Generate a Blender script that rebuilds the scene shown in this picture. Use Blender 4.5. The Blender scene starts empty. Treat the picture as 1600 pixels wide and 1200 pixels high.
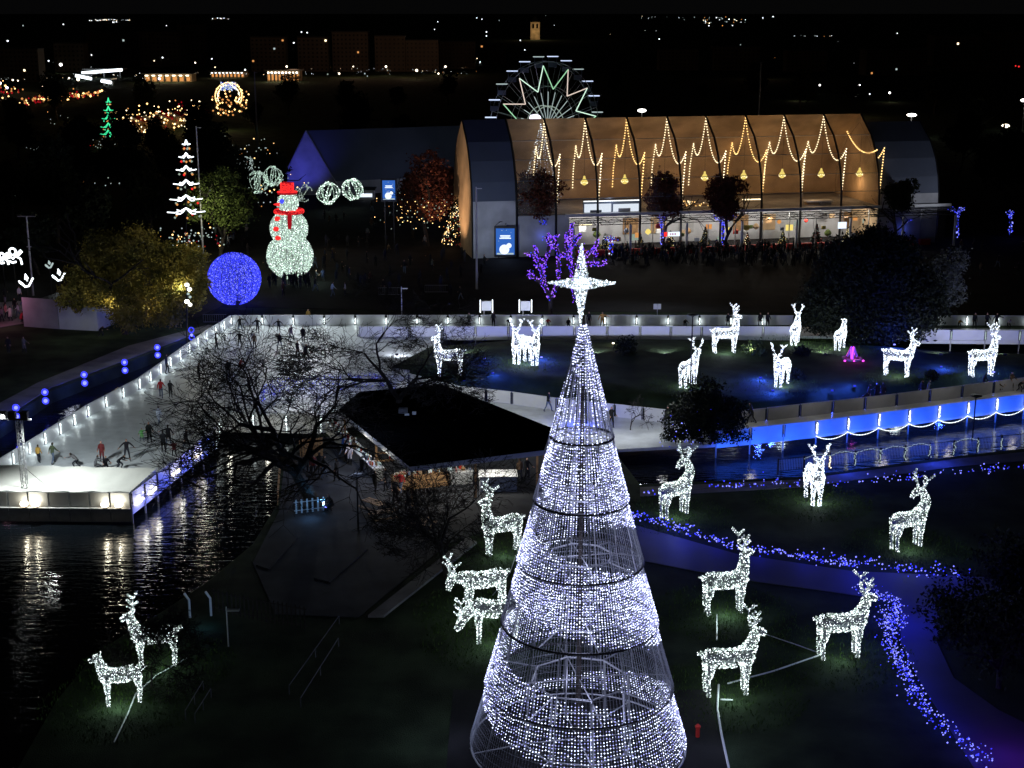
import bpy, bmesh, math, random
import numpy as np
from mathutils import Vector, Matrix, geometry
S = bpy.context.scene
COL = S.collection
random.seed(7)
RNG = np.random.default_rng(11)
PI = math.pi

# ------------------------------------------------------------------ camera
F, CAMZ = 2222.0, 34.0
PITCH = math.atan(585.0 / F)
cam = bpy.data.objects.new('camera', bpy.data.cameras.new('camera'))
COL.objects.link(cam)
cam.location = (0, 0, CAMZ)
cam.rotation_euler = (PI / 2 - PITCH, 0, 0)
cam.data.sensor_width = 36.0
cam.data.lens = 36.0 * F / 1600.0
cam.data.clip_start = 0.5
cam.data.clip_end = 30000
S.camera = cam

# ------------------------------------------------------------------ night sky, no sun
world = bpy.data.worlds.new('World'); S.world = world
world.use_nodes = True
wt = world.node_tree
wt.nodes.clear()
wo = wt.nodes.new('ShaderNodeOutputWorld'); wb = wt.nodes.new('ShaderNodeBackground')
ws = wt.nodes.new('ShaderNodeTexSky'); ws.sky_type = 'NISHITA'; ws.sun_disc = False
ws.sun_elevation = math.radians(-8); ws.sun_rotation = math.radians(200)
wm = wt.nodes.new('ShaderNodeMix'); wm.data_type = 'RGBA'; wm.blend_type = 'ADD'
wm.inputs[0].default_value = 1.0
wm.inputs[7].default_value = (0.034, 0.034, 0.036, 1)     # light-polluted overcast glow of the town
wt.links.new(ws.outputs[0], wm.inputs[6])
wt.links.new(wm.outputs[2], wb.inputs[0])
wb.inputs[1].default_value = 0.05
wt.links.new(wb.outputs[0], wo.inputs[0])

S.view_settings.view_transform = 'Standard'
S.view_settings.look = 'None'
S.view_settings.exposure = 0.0
S.view_settings.gamma = 1.0
S.view_settings.use_curve_mapping = False
S.render.engine = 'CYCLES'
cy = S.cycles
cy.max_bounces = 5; cy.diffuse_bounces = 2; cy.glossy_bounces = 3
cy.transmission_bounces = 3; cy.transparent_max_bounces = 14; cy.sample_clamp_indirect = 3.0
cy.use_denoising = True

# ------------------------------------------------------------------ pixel -> place helpers (layout only)
def ray(px, py):
    x = (px - 800) / F; y = -(py - 600) / F
    c, s = math.cos(PITCH), math.sin(PITCH)
    return Vector((x, c + s * y, -s + c * y))
def G(px, py, z=0.0):
    d = ray(px, py); t = (z - CAMZ) / d.z
    return Vector((d.x * t, d.y * t, z))
def At(px, py, Y):
    d = ray(px, py); t = Y / d.y
    return Vector((d.x * t, Y, CAMZ + d.z * t))
def mpp(p):                      # metres per photo pixel at a point
    return (p - Vector((0, 0, CAMZ))).length / F

# ------------------------------------------------------------------ materials
def mat(name, col, rough=0.7, metal=0.0, noise=0.0, nscale=3.0, bump=0.0, bscale=20.0, spec=0.3, emit=None, estr=0.0, objcol=False, alpha=None, col2=None):
    m = bpy.data.materials.new(name); m.use_nodes = True
    nt = m.node_tree; b = nt.nodes['Principled BSDF']
    b.inputs['Base Color'].default_value = (*col, 1)
    b.inputs['Roughness'].default_value = rough
    b.inputs['Metallic'].default_value = metal
    b.inputs['Specular IOR Level'].default_value = spec
    tc = None
    if noise or bump:
        tc = nt.nodes.new('ShaderNodeTexCoord')
    if noise:
        n = nt.nodes.new('ShaderNodeTexNoise'); n.inputs['Scale'].default_value = nscale; n.inputs['Detail'].default_value = 6
        nt.links.new(tc.outputs['Object'], n.inputs['Vector'])
        r = nt.nodes.new('ShaderNodeMix'); r.data_type = 'RGBA'
        c2 = col2 or tuple(c * (1 - noise) for c in col)
        r.inputs[6].default_value = (*c2, 1); r.inputs[7].default_value = (*[min(1, c * (1 + noise * .5)) for c in col], 1)
        mr = nt.nodes.new('ShaderNodeMapRange'); mr.inputs[1].default_value = .35; mr.inputs[2].default_value = .65
        nt.links.new(n.outputs[0], mr.inputs[0]); nt.links.new(mr.outputs[0], r.inputs[0])
        nt.links.new(r.outputs[2], b.inputs['Base Color'])
    if objcol:
        oi = nt.nodes.new('ShaderNodeObjectInfo'); nt.links.new(oi.outputs['Color'], b.inputs['Base Color'])
    if bump:
        n2 = nt.nodes.new('ShaderNodeTexNoise'); n2.inputs['Scale'].default_value = bscale; n2.inputs['Detail'].default_value = 5
        nt.links.new(tc.outputs['Object'], n2.inputs['Vector'])
        bp = nt.nodes.new('ShaderNodeBump'); bp.inputs['Strength'].default_value = bump; bp.inputs['Distance'].default_value = .1
        nt.links.new(n2.outputs[0], bp.inputs['Height']); nt.links.new(bp.outputs[0], b.inputs['Normal'])
    if emit is not None:
        b.inputs['Emission Color'].default_value = (*emit, 1)
        b.inputs['Emission Strength'].default_value = estr
    if alpha is not None:
        b.inputs['Alpha'].default_value = alpha
    return m
def glow(name, col, s, sample=False):
    m = bpy.data.materials.new(name); m.use_nodes = True
    nt = m.node_tree; nt.nodes.clear()
    o = nt.nodes.new('ShaderNodeOutputMaterial'); e = nt.nodes.new('ShaderNodeEmission')
    e.inputs[0].default_value = (*col, 1); e.inputs[1].default_value = s
    nt.links.new(e.outputs[0], o.inputs[0])
    if not sample:
        m.cycles.emission_sampling = 'NONE'
    return m

M = {}
M['grass'] = mat('lawn', (.026, .042, .020), .95, noise=.6, nscale=.35, bump=.8, bscale=14, spec=.1)
M['blade'] = mat('grass_blade', (.045, .085, .018), .8, noise=.5, nscale=2, spec=.1)
M['plaza'] = mat('dark_asphalt', (.018, .018, .019), .9, noise=.4, nscale=.3, bump=.3, bscale=25, spec=.1)
M['path'] = mat('pale_path', (.16, .155, .15), .85, noise=.3, nscale=.6, bump=.3, bscale=20)
M['bluepath'] = mat('smooth_path', (.065, .068, .08), .7, noise=.15, nscale=.3, bump=.1, bscale=8)
M['terr'] = mat('terrace_paving', (.055, .058, .066), .85, noise=.3, nscale=.5, bump=.2, bscale=12, spec=.1)
M['skirt'] = mat('grey_skirt', (.12, .125, .14), .8, noise=.15)
M['ice'] = mat('scuffed_ice', (.62, .66, .68), .42, noise=.15, nscale=.9, bump=.3, bscale=7, spec=.3)
M['deck'] = mat('deck_edge', (.12, .12, .13), .8)
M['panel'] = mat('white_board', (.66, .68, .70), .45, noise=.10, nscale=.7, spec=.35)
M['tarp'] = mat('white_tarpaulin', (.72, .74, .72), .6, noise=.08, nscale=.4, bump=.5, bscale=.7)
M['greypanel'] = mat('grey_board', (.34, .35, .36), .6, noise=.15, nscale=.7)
M['dark'] = mat('dark_metal', (.03, .03, .032), .5, metal=.5)
M['black'] = mat('black_felt', (.0022, .0022, .0025), 1.0, noise=.4, nscale=1.2, bump=.3, bscale=6, spec=.0)
M['steel'] = mat('galvanised_steel', (.42, .43, .45), .45, metal=.6)
M['wire'] = mat('pale_wire', (.5, .52, .56), .5, metal=.2)
M['bark'] = mat('grey_bark', (.040, .034, .030), .95, noise=.5, nscale=3, bump=.8, bscale=12)
M['twig'] = mat('dark_twigs', (.012, .010, .009), .95)
M['wood'] = mat('pine_boards', (.32, .19, .09), .7, noise=.4, nscale=2, bump=.3, bscale=8)
M['leaf_dark'] = mat('dark_leaves', (.012, .017, .008), .8, noise=.6, nscale=1.5, spec=.2)
M['leaf_yellow'] = mat('autumn_leaves', (.20, .155, .028), .8, noise=.7, nscale=.5, col2=(.07, .075, .015), spec=.2)
M['leaf_red'] = mat('rust_leaves', (.10, .028, .016), .8, noise=.6, nscale=1.0, spec=.2)
M['leaf_green'] = mat('bright_leaves', (.085, .12, .03), .8, noise=.6, nscale=1.0, spec=.2)
M['leaf_grey'] = mat('silver_leaves', (.13, .14, .13), .8, noise=.5, nscale=1.0, spec=.2)
M['fabric'] = mat('pale_membrane', (.46, .47, .50), .7, noise=.25, nscale=.35, bump=.4, bscale=.8)
M['navy'] = mat('slate_membrane', (.10, .12, .17), .7, noise=.12, nscale=.2)
M['tan'] = mat('tan_lining', (.46, .325, .19), .8, noise=.4, nscale=.22, bump=.4, bscale=.6)
M['concrete'] = mat('concrete', (.22, .21, .2), .85, noise=.25, nscale=.6, bump=.3)
M['night_wall'] = mat('town_wall', (.14, .11, .085), .9, noise=.3, nscale=.05)
M['skin'] = mat('skin', (.42, .25, .18), .6)
M['jacket'] = mat('jacket', (.1, .1, .1), .85, objcol=True)
M['trouser'] = mat('dark_trousers', (.022, .024, .034), .9)
M['jeans'] = mat('blue_jeans', (.12, .16, .24), .9)
M['shoe'] = mat('skates', (.03, .03, .03), .5)
M['hair'] = mat('dark_hair', (.018, .012, .009), .7)
M['red_cloth'] = mat('red_cover', (.5, .03, .02), .7, noise=.2)
M['blade_metal'] = M['steel']
M['w1'] = glow('cool_led', (.86, .95, 1.0), 3.2)
M['w2'] = glow('cool_led_dim', (.70, .88, .86), .62)
M['w3'] = glow('cool_led_blue', (.62, .74, 1.0), 1.3)
M['g1'] = glow('mint_led', (.70, 1.0, .80), 1.15)
M['g2'] = glow('mint_led_dim', (.55, .70, .58), .55)
M['gbr'] = glow('mint_led_bright', (.80, 1.0, .90), 2.6)
M['v1'] = glow('tree_led', (.68, .74, 1.0), 4.0)
M['v2'] = glow('tree_led_violet', (.46, .48, 1.0), 1.8)
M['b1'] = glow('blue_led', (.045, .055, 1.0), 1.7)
M['b2'] = glow('blue_led_pale', (.22, .24, 1.0), 2.0)
M['b3'] = glow('blue_led_deep', (.03, .05, .75), .9)
M['p1'] = glow('purple_led', (.22, .05, 1.0), 1.8)
M['p2'] = glow('purple_led_pale', (.42, .18, 1.0), 1.7)
M['warm'] = glow('warm_led', (1.0, .62, .22), 3.4)
M['warm2'] = glow('warm_led_pale', (1.0, .82, .5), 3.2)
M['warmdim'] = glow('warm_led_dim', (1.0, .42, .12), .8)
M['gold'] = glow('yellow_pendant', (1.0, .78, .20), 1.15)
M['red'] = glow('red_led', (1.0, .03, .03), 1.2)
M['reddim'] = glow('red_led_dim', (.55, .01, .02), .6)
M['green'] = glow('green_led', (.05, .85, .35), 1.4)
M['magenta'] = glow('magenta_led', (1.0, .08, .9), 1.8)
M['white'] = glow('white_lamp', (1.0, .98, .92), 6.0)
M['whitew'] = glow('warm_white_lamp', (1.0, .86, .62), 5.0)
M['tube'] = glow('light_tube', (.88, 1.0, 1.0), 2.6)
M['screen'] = glow('screen_blue', (.04, .16, .62), .85, True)
M['screenw'] = glow('screen_white', (.75, .85, 1.0), 1.3, True)
M['violet'] = glow('violet_white_lamp', (.85, .75, 1.0), 5.0)

def bulb_dark():
    return mat('unlit_bulb', (.30, .32, .38), .4)
M['off'] = bulb_dark()

# membrane you can see through
def glass(name, tint, fac, rough=.12):
    m = bpy.data.materials.new(name); m.use_nodes = True
    nt = m.node_tree; nt.nodes.clear()
    o = nt.nodes.new('ShaderNodeOutputMaterial'); t = nt.nodes.new('ShaderNodeBsdfTransparent')
    t.inputs[0].default_value = (*tint, 1)
    p = nt.nodes.new('ShaderNodeBsdfPrincipled'); p.inputs['Base Color'].default_value = (.45, .40, .34, 1); p.inputs['Roughness'].default_value = rough
    x = nt.nodes.new('ShaderNodeMixShader'); x.inputs[0].default_value = fac
    nt.links.new(t.outputs[0], x.inputs[1]); nt.links.new(p.outputs[0], x.inputs[2]); nt.links.new(x.outputs[0], o.inputs[0])
    return m
M['vault'] = glass('clear_vault_film', (.93, .90, .86), .20)
M['pane'] = glass('shop_glass', (.95, .95, .95), .10, .05)

# water: dark, rippled
def water():
    m = bpy.data.materials.new('rippled_water'); m.use_nodes = True
    nt = m.node_tree; b = nt.nodes['Principled BSDF']
    b.inputs['Base Color'].default_value = (.004, .006, .009, 1); b.inputs['Roughness'].default_value = .04
    b.inputs['IOR'].default_value = 1.33; b.inputs['Specular IOR Level'].default_value = .9
    tc = nt.nodes.new('ShaderNodeTexCoord'); mp = nt.nodes.new('ShaderNodeMapping'); mp.inputs['Scale'].default_value = (.42, 1.35, 1)
    n = nt.nodes.new('ShaderNodeTexNoise'); n.inputs['Scale'].default_value = 1.6; n.inputs['Detail'].default_value = 4; n.inputs['Roughness'].default_value = .55
    bp = nt.nodes.new('ShaderNodeBump'); bp.inputs['Strength'].default_value = .5; bp.inputs['Distance'].default_value = .13
    nt.links.new(tc.outputs['Object'], mp.inputs[0]); nt.links.new(mp.outputs[0], n.inputs['Vector'])
    nt.links.new(n.outputs[0], bp.inputs['Height']); nt.links.new(bp.outputs[0], b.inputs['Normal'])
    return m
M['water'] = water()

# ------------------------------------------------------------------ mesh collector
OCT_V = np.array([[1,0,0],[-1,0,0],[0,1,0],[0,-1,0],[0,0,1],[0,0,-1]], float)
OCT_F = np.array([[0,2,4],[2,1,4],[1,3,4],[3,0,4],[2,0,5],[1,2,5],[3,1,5],[0,3,5]])
class MB:
    def __init__(s): s.v = []; s.n = 0; s.f = []; s.fm = []; s.tri = []; s.trim = []
    def add(s, verts, faces, m=0):
        verts = np.asarray(verts, float).reshape(-1, 3)
        for f in faces: s.f.append([i + s.n for i in f]); s.fm.append(m)
        s.v.append(verts); s.n += len(verts); return s
    def tris(s, verts, tri, m):
        verts = np.asarray(verts, float).reshape(-1, 3)
        s.tri.append(np.asarray(tri) + s.n); s.trim.append(np.broadcast_to(np.asarray(m), (len(tri),)).astype(int))
        s.v.append(verts); s.n += len(verts); return s
    def bulbs(s, pts, r, m=0):
        pts = np.asarray(pts, float).reshape(-1, 3); n = len(pts)
        if n == 0: return s
        r = np.broadcast_to(np.asarray(r, float), (n,))
        v = (pts[:, None, :] + OCT_V[None] * r[:, None, None]).reshape(-1, 3)
        t = (OCT_F[None] + (np.arange(n) * 6)[:, None, None]).reshape(-1, 3)
        mm = np.repeat(np.broadcast_to(np.asarray(m), (n,)), 8)
        return s.tris(v, t, mm)
    def box(s, c, d, yaw=0.0, m=0, R=None):
        hx, hy, hz = d[0]/2, d[1]/2, d[2]/2
        v = [(x*hx, y*hy, z*hz) for x in (-1,1) for y in (-1,1) for z in (-1,1)]
        R = R or Matrix.Rotation(yaw, 3, 'Z')
        v = [R @ Vector(p) + Vector(c) for p in v]
        return s.add(v, [(0,1,3,2),(4,6,7,5),(0,4,5,1),(2,3,7,6),(0,2,6,4),(1,5,7,3)], m)
    def tube(s, pts, r, k=6, m=0, closed=False, caps=True):
        pts = [Vector(p) for p in pts]; n = len(pts)
        rr = r if hasattr(r, '__len__') else [r]*n
        vs = []
        for i, p in enumerate(pts):
            if closed: d = pts[(i+1) % n] - pts[i-1]
            else: d = pts[min(i+1, n-1)] - pts[max(i-1, 0)]
            if d.length < 1e-9: d = Vector((0, 0, 1))
            d.normalize()
            a = d.cross(Vector((0, 0, 1)))
            if a.length < .05: a = d.cross(Vector((1, 0, 0)))
            a.normalize(); b = d.cross(a)
            for j in range(k):
                t = 2*PI*j/k; vs.append(p + (a*math.cos(t) + b*math.sin(t))*rr[i])
        fs = []
        for i in range(n if closed else n-1):
            i2 = (i+1) % n
            for j in range(k):
                fs.append((i*k+j, i*k+(j+1)%k, i2*k+(j+1)%k, i2*k+j))
        if caps and not closed:
            fs.append(tuple(range(k))[::-1]); fs.append(tuple((n-1)*k + j for j in range(k)))
        return s.add(vs, fs, m)
    def lathe(s, c, prof, k=14, m=0):
        c = Vector(c); vs = []; fs = []
        for (r, z) in prof:
            for j in range(k):
                t = 2*PI*j/k; vs.append(c + Vector((r*math.cos(t), r*math.sin(t), z)))
        for i in range(len(prof)-1):
            for j in range(k): fs.append((i*k+j, i*k+(j+1)%k, (i+1)*k+(j+1)%k, (i+1)*k+j))
        fs.append(tuple(range(k))[::-1]); fs.append(tuple((len(prof)-1)*k+j for j in range(k)))
        return s.add(vs, fs, m)
    def quad(s, a, b, c, d, m=0): return s.add([a, b, c, d], [(0,1,2,3)], m)
    def prism(s, loop, z0, z1, m=0, ms=None):
        n = len(loop); v = [(p[0], p[1], z1) for p in loop] + [(p[0], p[1], z0) for p in loop]
        tri = geometry.tessellate_polygon([[Vector((p[0], p[1], 0)) for p in loop]])
        area = sum(loop[i][0]*loop[(i+1)%n][1] - loop[(i+1)%n][0]*loop[i][1] for i in range(n))
        fs = []
        for t in tri:
            a, b, c = [Vector(v[i]) for i in t]
            if (b-a).cross(c-a).z < 0: t = t[::-1]
            fs.append(tuple(t))
        s.add(v, fs, m)
        s2 = [(i, i+n, (i+1)%n+n, (i+1)%n) if area > 0 else (i, (i+1)%n, (i+1)%n+n, i+n) for i in range(n)]
        return s.add(v, s2, m if ms is None else ms)
    def mesh(s, name, mats, smooth=False, off=None):
        me = bpy.data.meshes.new(name)
        V = np.concatenate(s.v) if s.v else np.zeros((0, 3))
        if off is not None: V = V - np.array(off)[None]
        T = np.concatenate(s.tri) if s.tri else np.zeros((0, 3), int)
        tm = np.concatenate(s.trim) if s.trim else np.zeros(0, int)
        cnt = np.array([len(f) for f in s.f], int) if s.f else np.zeros(0, int)
        flat = np.array([i for f in s.f for i in f], int) if s.f else np.zeros(0, int)
        loops = np.concatenate([flat, T.reshape(-1)]).astype(np.int32)
        totals = np.concatenate([cnt, np.full(len(T), 3)]).astype(np.int32)
        starts = np.concatenate([[0], np.cumsum(totals)[:-1]]).astype(np.int32) if len(totals) else totals
        me.vertices.add(len(V)); me.vertices.foreach_set('co', V.astype(np.float32).reshape(-1))
        me.loops.add(len(loops)); me.loops.foreach_set('vertex_index', loops)
        me.polygons.add(len(totals)); me.polygons.foreach_set('loop_start', starts)
        try: me.polygons.foreach_set('loop_total', totals)
        except Exception: pass
        mi = np.concatenate([np.array(s.fm, int), tm]).astype(np.int32)
        me.polygons.foreach_set('material_index', mi)
        me.polygons.foreach_set('use_smooth', np.full(len(totals), smooth))
        me.update(calc_edges=True); me.validate()
        for m in (mats if isinstance(mats, (list, tuple)) else [mats]): me.materials.append(M[m] if isinstance(m, str) else m)
        return me
    def build(s, name, mats, parent=None, smooth=False, kind=None, local=False):
        off = None
        if parent is not None and not local: off = WL(parent)
        o = bpy.data.objects.new(name, s.mesh(name, mats, smooth, off))
        COL.objects.link(o)
        if parent is not None: o.parent = parent
        if kind: o['kind'] = kind
        return o
def WL(o):
    l = Vector(o.location); p = o.parent
    while p: l = l + p.location; p = p.parent
    return l

def tag(o, label=None, cat=None, group=None, kind=None):
    if label: o['label'] = label
    if cat: o['category'] = cat
    if group: o['group'] = group
    if kind: o['kind'] = kind
    return o
def thing(name, label, cat, loc=(0,0,0), rz=0.0, group=None):
    o = bpy.data.objects.new(name, None); COL.objects.link(o)
    o.location = loc; o.rotation_euler = (0, 0, rz); o.empty_display_size = .3
    return tag(o, label, cat, group)
def copy_tree(root, loc, rz=0.0, label=None, group=None, scale=None):
    def rec(o, parent):
        c = o.copy(); COL.objects.link(c); c.parent = parent
        for ch in [x for x in KIDS.get(o.name, [])]: rec(ch, c)
        return c
    build_kids(root)
    r = rec(root, None); r.location = loc; r.rotation_euler = (0, 0, rz)
    if scale: r.scale = (scale,)*3
    if label: r['label'] = label
    if group: r['group'] = group
    return r
KIDS = {}
def build_kids(o):
    if o.name in KIDS: return
    KIDS[o.name] = [c for c in o.children]
    for c in KIDS[o.name]: build_kids(c)
def lamp(kind, loc, power, col, parent=None, radius=.15, target=None, angle=80, blend=.6, name='lamp_light'):
    l = bpy.data.lights.new(name, kind); l.energy = power; l.color = col
    l.shadow_soft_size = radius
    if kind == 'SPOT': l.spot_size = math.radians(angle); l.spot_blend = blend
    o = bpy.data.objects.new(name, l); COL.objects.link(o)
    loc = Vector(loc)
    if target is not None: o.rotation_euler = (Vector(target) - loc).to_track_quat('-Z', 'Y').to_euler()
    if parent is not None:
        o.parent = parent; o.location = loc - WL(parent)
    else: o.location = loc
    return o
def catenary(a, b, sag, n=16):
    a = Vector(a); b = Vector(b)
    return [a.lerp(b, i/n) - Vector((0, 0, sag*4*(i/n)*(1-i/n))) for i in range(n+1)]
def resample(pts, step):
    pts = [Vector(p) for p in pts]; out = [pts[0].copy()]; acc = 0
    for a, b in zip(pts, pts[1:]):
        L = (b-a).length; d = step - acc
        while d <= L: out.append(a.lerp(b, d/L)); d += step
        acc = (acc + L) % step
    return out
def jit(pts, s):
    p = np.array([tuple(q) for q in pts]); return p + RNG.normal(0, s, p.shape)
# ================================================================== THE SETTING
WZ = -1.15            # water level; the rink decks stand above it on posts
hole = [(-160,735),(0,664),(80,611),(210,562),(300,527),(345,509),(400,506),(1000,508),(1760,516),(1790,640),(1700,690),(1500,712),(1250,745),(1000,757),
        (960,706),(860,700),(780,690),(560,672),(508,676),(470,690),(440,712),(432,790),(395,850),(330,905),(262,950),(205,985),(150,1020),(88,1095),(28,1200),(-20,1300),(-420,1300),(-420,900)]
HP = [G(*p) for p in hole]
def ground_with_hole():
    bm = bmesh.new()
    outer = [(-4000,-60),(4000,-60),(4000,12000),(-4000,12000)]
    ov = [bm.verts.new((x, y, 0)) for x, y in outer]; hv = [bm.verts.new((p.x, p.y, 0)) for p in HP]
    es = [bm.edges.new((ov[i], ov[(i+1)%4])) for i in range(4)]
    n = len(hv); he = [bm.edges.new((hv[i], hv[(i+1)%n])) for i in range(n)]
    bmesh.ops.triangle_fill(bm, edges=es+he, use_beauty=True)
    lo = [bm.verts.new((p.x, p.y, -2.2)) for p in HP]
    for i in range(n): bm.faces.new((hv[i], hv[(i+1)%n], lo[(i+1)%n], lo[i]))
    bmesh.ops.recalc_face_normals(bm, faces=bm.faces)
    for f in bm.faces:
        if abs(f.normal.z) > .5 and f.normal.z < 0: f.normal_flip()
    me = bpy.data.meshes.new('ground'); bm.to_mesh(me); bm.free(); me.materials.append(M['grass'])
    o = bpy.data.objects.new('ground', me); COL.objects.link(o); tag(o, kind='structure')
ground_with_hole()
def sheet(name, px, z, m, thick=.0, kind='structure'):
    loop = [G(a, b, 0) for a, b in px]
    mb = MB(); mb.prism(loop, z-.02 if not thick else z-thick, z, 0)
    return tag(mb.build(name, m), kind=kind)
wmb = MB(); wmb.quad((-90,30,WZ),(130,30,WZ),(130,175,WZ),(-90,175,WZ)); tag(wmb.build('water','water'), kind='structure')
sheet('plaza', [(-500,330),(60,300),(900,200),(1900,300),(2100,488),(1700,492),(700,486),(345,480),(300,500),(240,470),(-60,470)], .022, 'plaza')
sheet('footpath', [(-100,672),(0,630),(60,598),(200,541),(325,508),(344,511),(300,524),(210,558),(80,606),(0,658),(-100,700)], .05, 'path', .05)
sheet('terrace', [(520,682),(850,708),(940,760),(860,800),(760,830),(700,850),(560,965),(430,960),(395,880),(436,800),(446,712),(474,692)], .05, 'terr', .05)
sheet('terrace_kerb', [(730,842),(575,965),(600,965),(745,850)], .16, 'path', .16)
sheet('bank_path', [(1000,762),(1250,750),(1500,717),(1700,697),(1700,712),(1500,729),(1250,762),(1000,776)], .045, 'path', .045)
sheet('path', [(960,812),(1150,866),(1330,893),(1590,905),(1490,950),(1462,1000),(1490,1060),(1560,1110),(1700,1180),(1700,1270),(1565,1270),(1478,1130),(1432,1056),(1408,1005),(1405,942),(1300,925),(1150,905),(960,868)], .04, 'bluepath', .04)
for px in ([(360,1000),(440,930),(475,925),(395,1010)], [(495,905),(560,852),(585,858),(515,915)], [(390,880),(455,835),(470,842),(410,888)]):
    pass
tag(MB().prism([G(*p) for p in [(490,905),(555,855),(575,860),(515,912)]], 0, .12).build('paving_strip','terr'), kind='structure')
tag(MB().prism([G(*p) for p in [(400,885),(448,838),(466,842),(420,892)]], 0, .12).build('paving_strip','terr'), kind='structure')
sheet('pavement', [(-80,520),(0,512),(38,506),(90,498),(40,470),(-80,480)], .06, 'path', .05)

# island mound between the channels
isl = [(598,574),(650,547),(780,536),(1000,534),(1250,536),(1430,549),(1520,556),(1700,560),(1700,577),(1600,579),(1420,602),(1290,618),(1150,630),(1000,628),(880,610),(800,598),(720,592)]
IP = [G(*p) for p in isl]
def island():
    bm = bmesh.new(); c = sum(IP, Vector())/len(IP)
    rings = []
    for s, z in ((1.0, -1.9), (.988, -.2), (.955, .40), (.80, .48), (.5, .52)):
        rings.append([bm.verts.new(Vector((c.x+(p.x-c.x)*s, c.y+(p.y-c.y)*s, z))) for p in IP])
    n = len(IP)
    for a, b in zip(rings, rings[1:]):
        for i in range(n): bm.faces.new((a[i], a[(i+1)%n], b[(i+1)%n], b[i]))
    bm.faces.new(rings[-1]); bmesh.ops.triangulate(bm, faces=[f for f in bm.faces if len(f.verts) > 4])
    bmesh.ops.recalc_face_normals(bm, faces=bm.faces)
    me = bpy.data.meshes.new('island'); bm.to_mesh(me); bm.free(); me.materials.append(M['grass'])
    for p in me.polygons: p.use_smooth = True
    o = bpy.data.objects.new('island', me); COL.objects.link(o); tag(o, kind='structure')
island()
DG = bpy.context.evaluated_depsgraph_get()

# ice decks
sheet('ice', [(-180,788),(20,727),(137,652),(217,609),(322,533),(362,508),(700,508),(700,526),(640,560),(640,612),(560,655),(500,668),(345,665),(333,694),(206,794),(-180,791)], .0, 'ice', .25)
sheet('ice_channel', [(700,507.5),(1240,508),(1700,509),(1700,531),(1240,525),(700,526)], -.005, 'ice', .25)
sheet('ice_lane', [(640,599),(720,622),(870,640),(1000,655),(1150,661),(1400,633),(1700,596),(1760,592),(1760,612),(1600,634.5),(1275,677.5),(1119,694),(960,702),(850,690),(640,640)], -.01, 'ice', .25)

# ================================================================== RINK BARRIERS
def barrier(label, px, z0=-.02, h=1.1, step=3.0, m='panel', slot=True, name='rink_barrier', posts=None, posth=None, skirt=None, rail=True):
    P = [G(a, b, 0) for a, b in px]
    root = thing(name, label, 'rink barrier', (P[0].x, P[0].y, 0))
    seg = []
    for a, b in zip(P, P[1:]):
        L = (b-a).length; n = max(1, round(L/step))
        for i in range(n): seg.append((a.lerp(b, i/n), a.lerp(b, (i+1)/n)))
    base = {}
    for i, (a, b) in enumerate(seg):
        L = (b-a).length; yaw = math.atan2(b.y-a.y, b.x-a.x); c = (a+b)/2
        key = round(L, 1)
        if key not in base:
            q = MB(); q.box((0,0,z0+h/2), (key-.16, .06, h)); q.box((0,0,z0+h+.025), (key-.1, .10, .05)); base[key] = q.mesh('panel', m)
        o = bpy.data.objects.new('panel', base[key]); COL.objects.link(o); o.parent = root
        o.location = Vector((c.x, c.y, 0)) - root.location; o.rotation_euler = (0, 0, yaw)
        o.location.z += random.uniform(-.012, .012)
    if slot:
        q = MB()
        for i, (a, b) in enumerate(seg):
            yaw = math.atan2(b.y-a.y, b.x-a.x); d = (b-a).normalized()
            for s in (-.11, .11):
                c = a + d*s; q.box((c.x, c.y, z0+h*.5), (.05, .12, h*.92), yaw)
        q.build('slots', 'dark', root)['kind'] = 'stuff'
    if skirt:
        q = MB()
        for a, b in seg:
            yaw = math.atan2(b.y-a.y, b.x-a.x); c = (a+b)/2
            q.box((c.x, c.y, z0-skirt/2-.03), ((b-a).length-.02, .05, skirt), yaw)
        q.build('skirt', m, root)
    if posts:
        for a, b in seg:
            for t in (0,):
                q = MB(); q.box((a.x, a.y, (z0-2.0)/2+.2), (.10, .14, 2.2)); q.build('post', posts, root)
    return root, seg
def light_tubes(root, seg, side, r=.05, z0=.15, z1=.95, m='tube', every=1, off=.12, start=0, glowp=0, gcol=(.9,1,1)):
    k = 0
    for i, (a, b) in enumerate(seg):
        if i % every or i < start: continue
        d = (b-a).normalized(); nrm = Vector((-d.y, d.x, 0))*side*off
        p = a + nrm
        q = MB(); ns = 9
        pts = [Vector((p.x+random.uniform(-.03,.03), p.y, z0+(z1-z0)*j/(ns-1))) for j in range(ns)]
        q.bulbs([tuple(v) for v in pts], [r*random.uniform(.8,1.9) for _ in pts], 0)
        q.tube([pts[0], pts[-1]], r*.55, 5, 0)
        q.build('light_string', m, root); k += 1
        if glowp: lamp('POINT', p + nrm*1.6 + Vector((0,0,.45)), glowp, gcol, root, .12)
L_, s_ = barrier('long white rink barrier with vertical light tubes beside the blue-lit channel', [(-150,830),(20,727),(137,652),(217,609),(322,533),(362,508)], step=2.7)
light_tubes(L_, s_, -1, every=1, glowp=10)
L_, s_ = barrier('white far rink barrier running from the blue globe behind the skaters to the dark tree', [(362,508),(700,507.5),(1240,508)], step=3.4)
light_tubes(L_, s_, -1, every=1, glowp=9, z1=.8)
L_, s_ = barrier('white far barrier panels at the right beyond the round dark tree', [(1415,508),(1700,509)], step=3.4)
light_tubes(L_, s_, -1, every=1, glowp=6, r=.08)
L_, s_ = barrier('grey-white near barrier of the far ice channel on posts over the island bank', [(560,526),(640,526),(1000,525.5),(1240,526)], step=3.4, posts='steel', skirt=.35)
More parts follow.
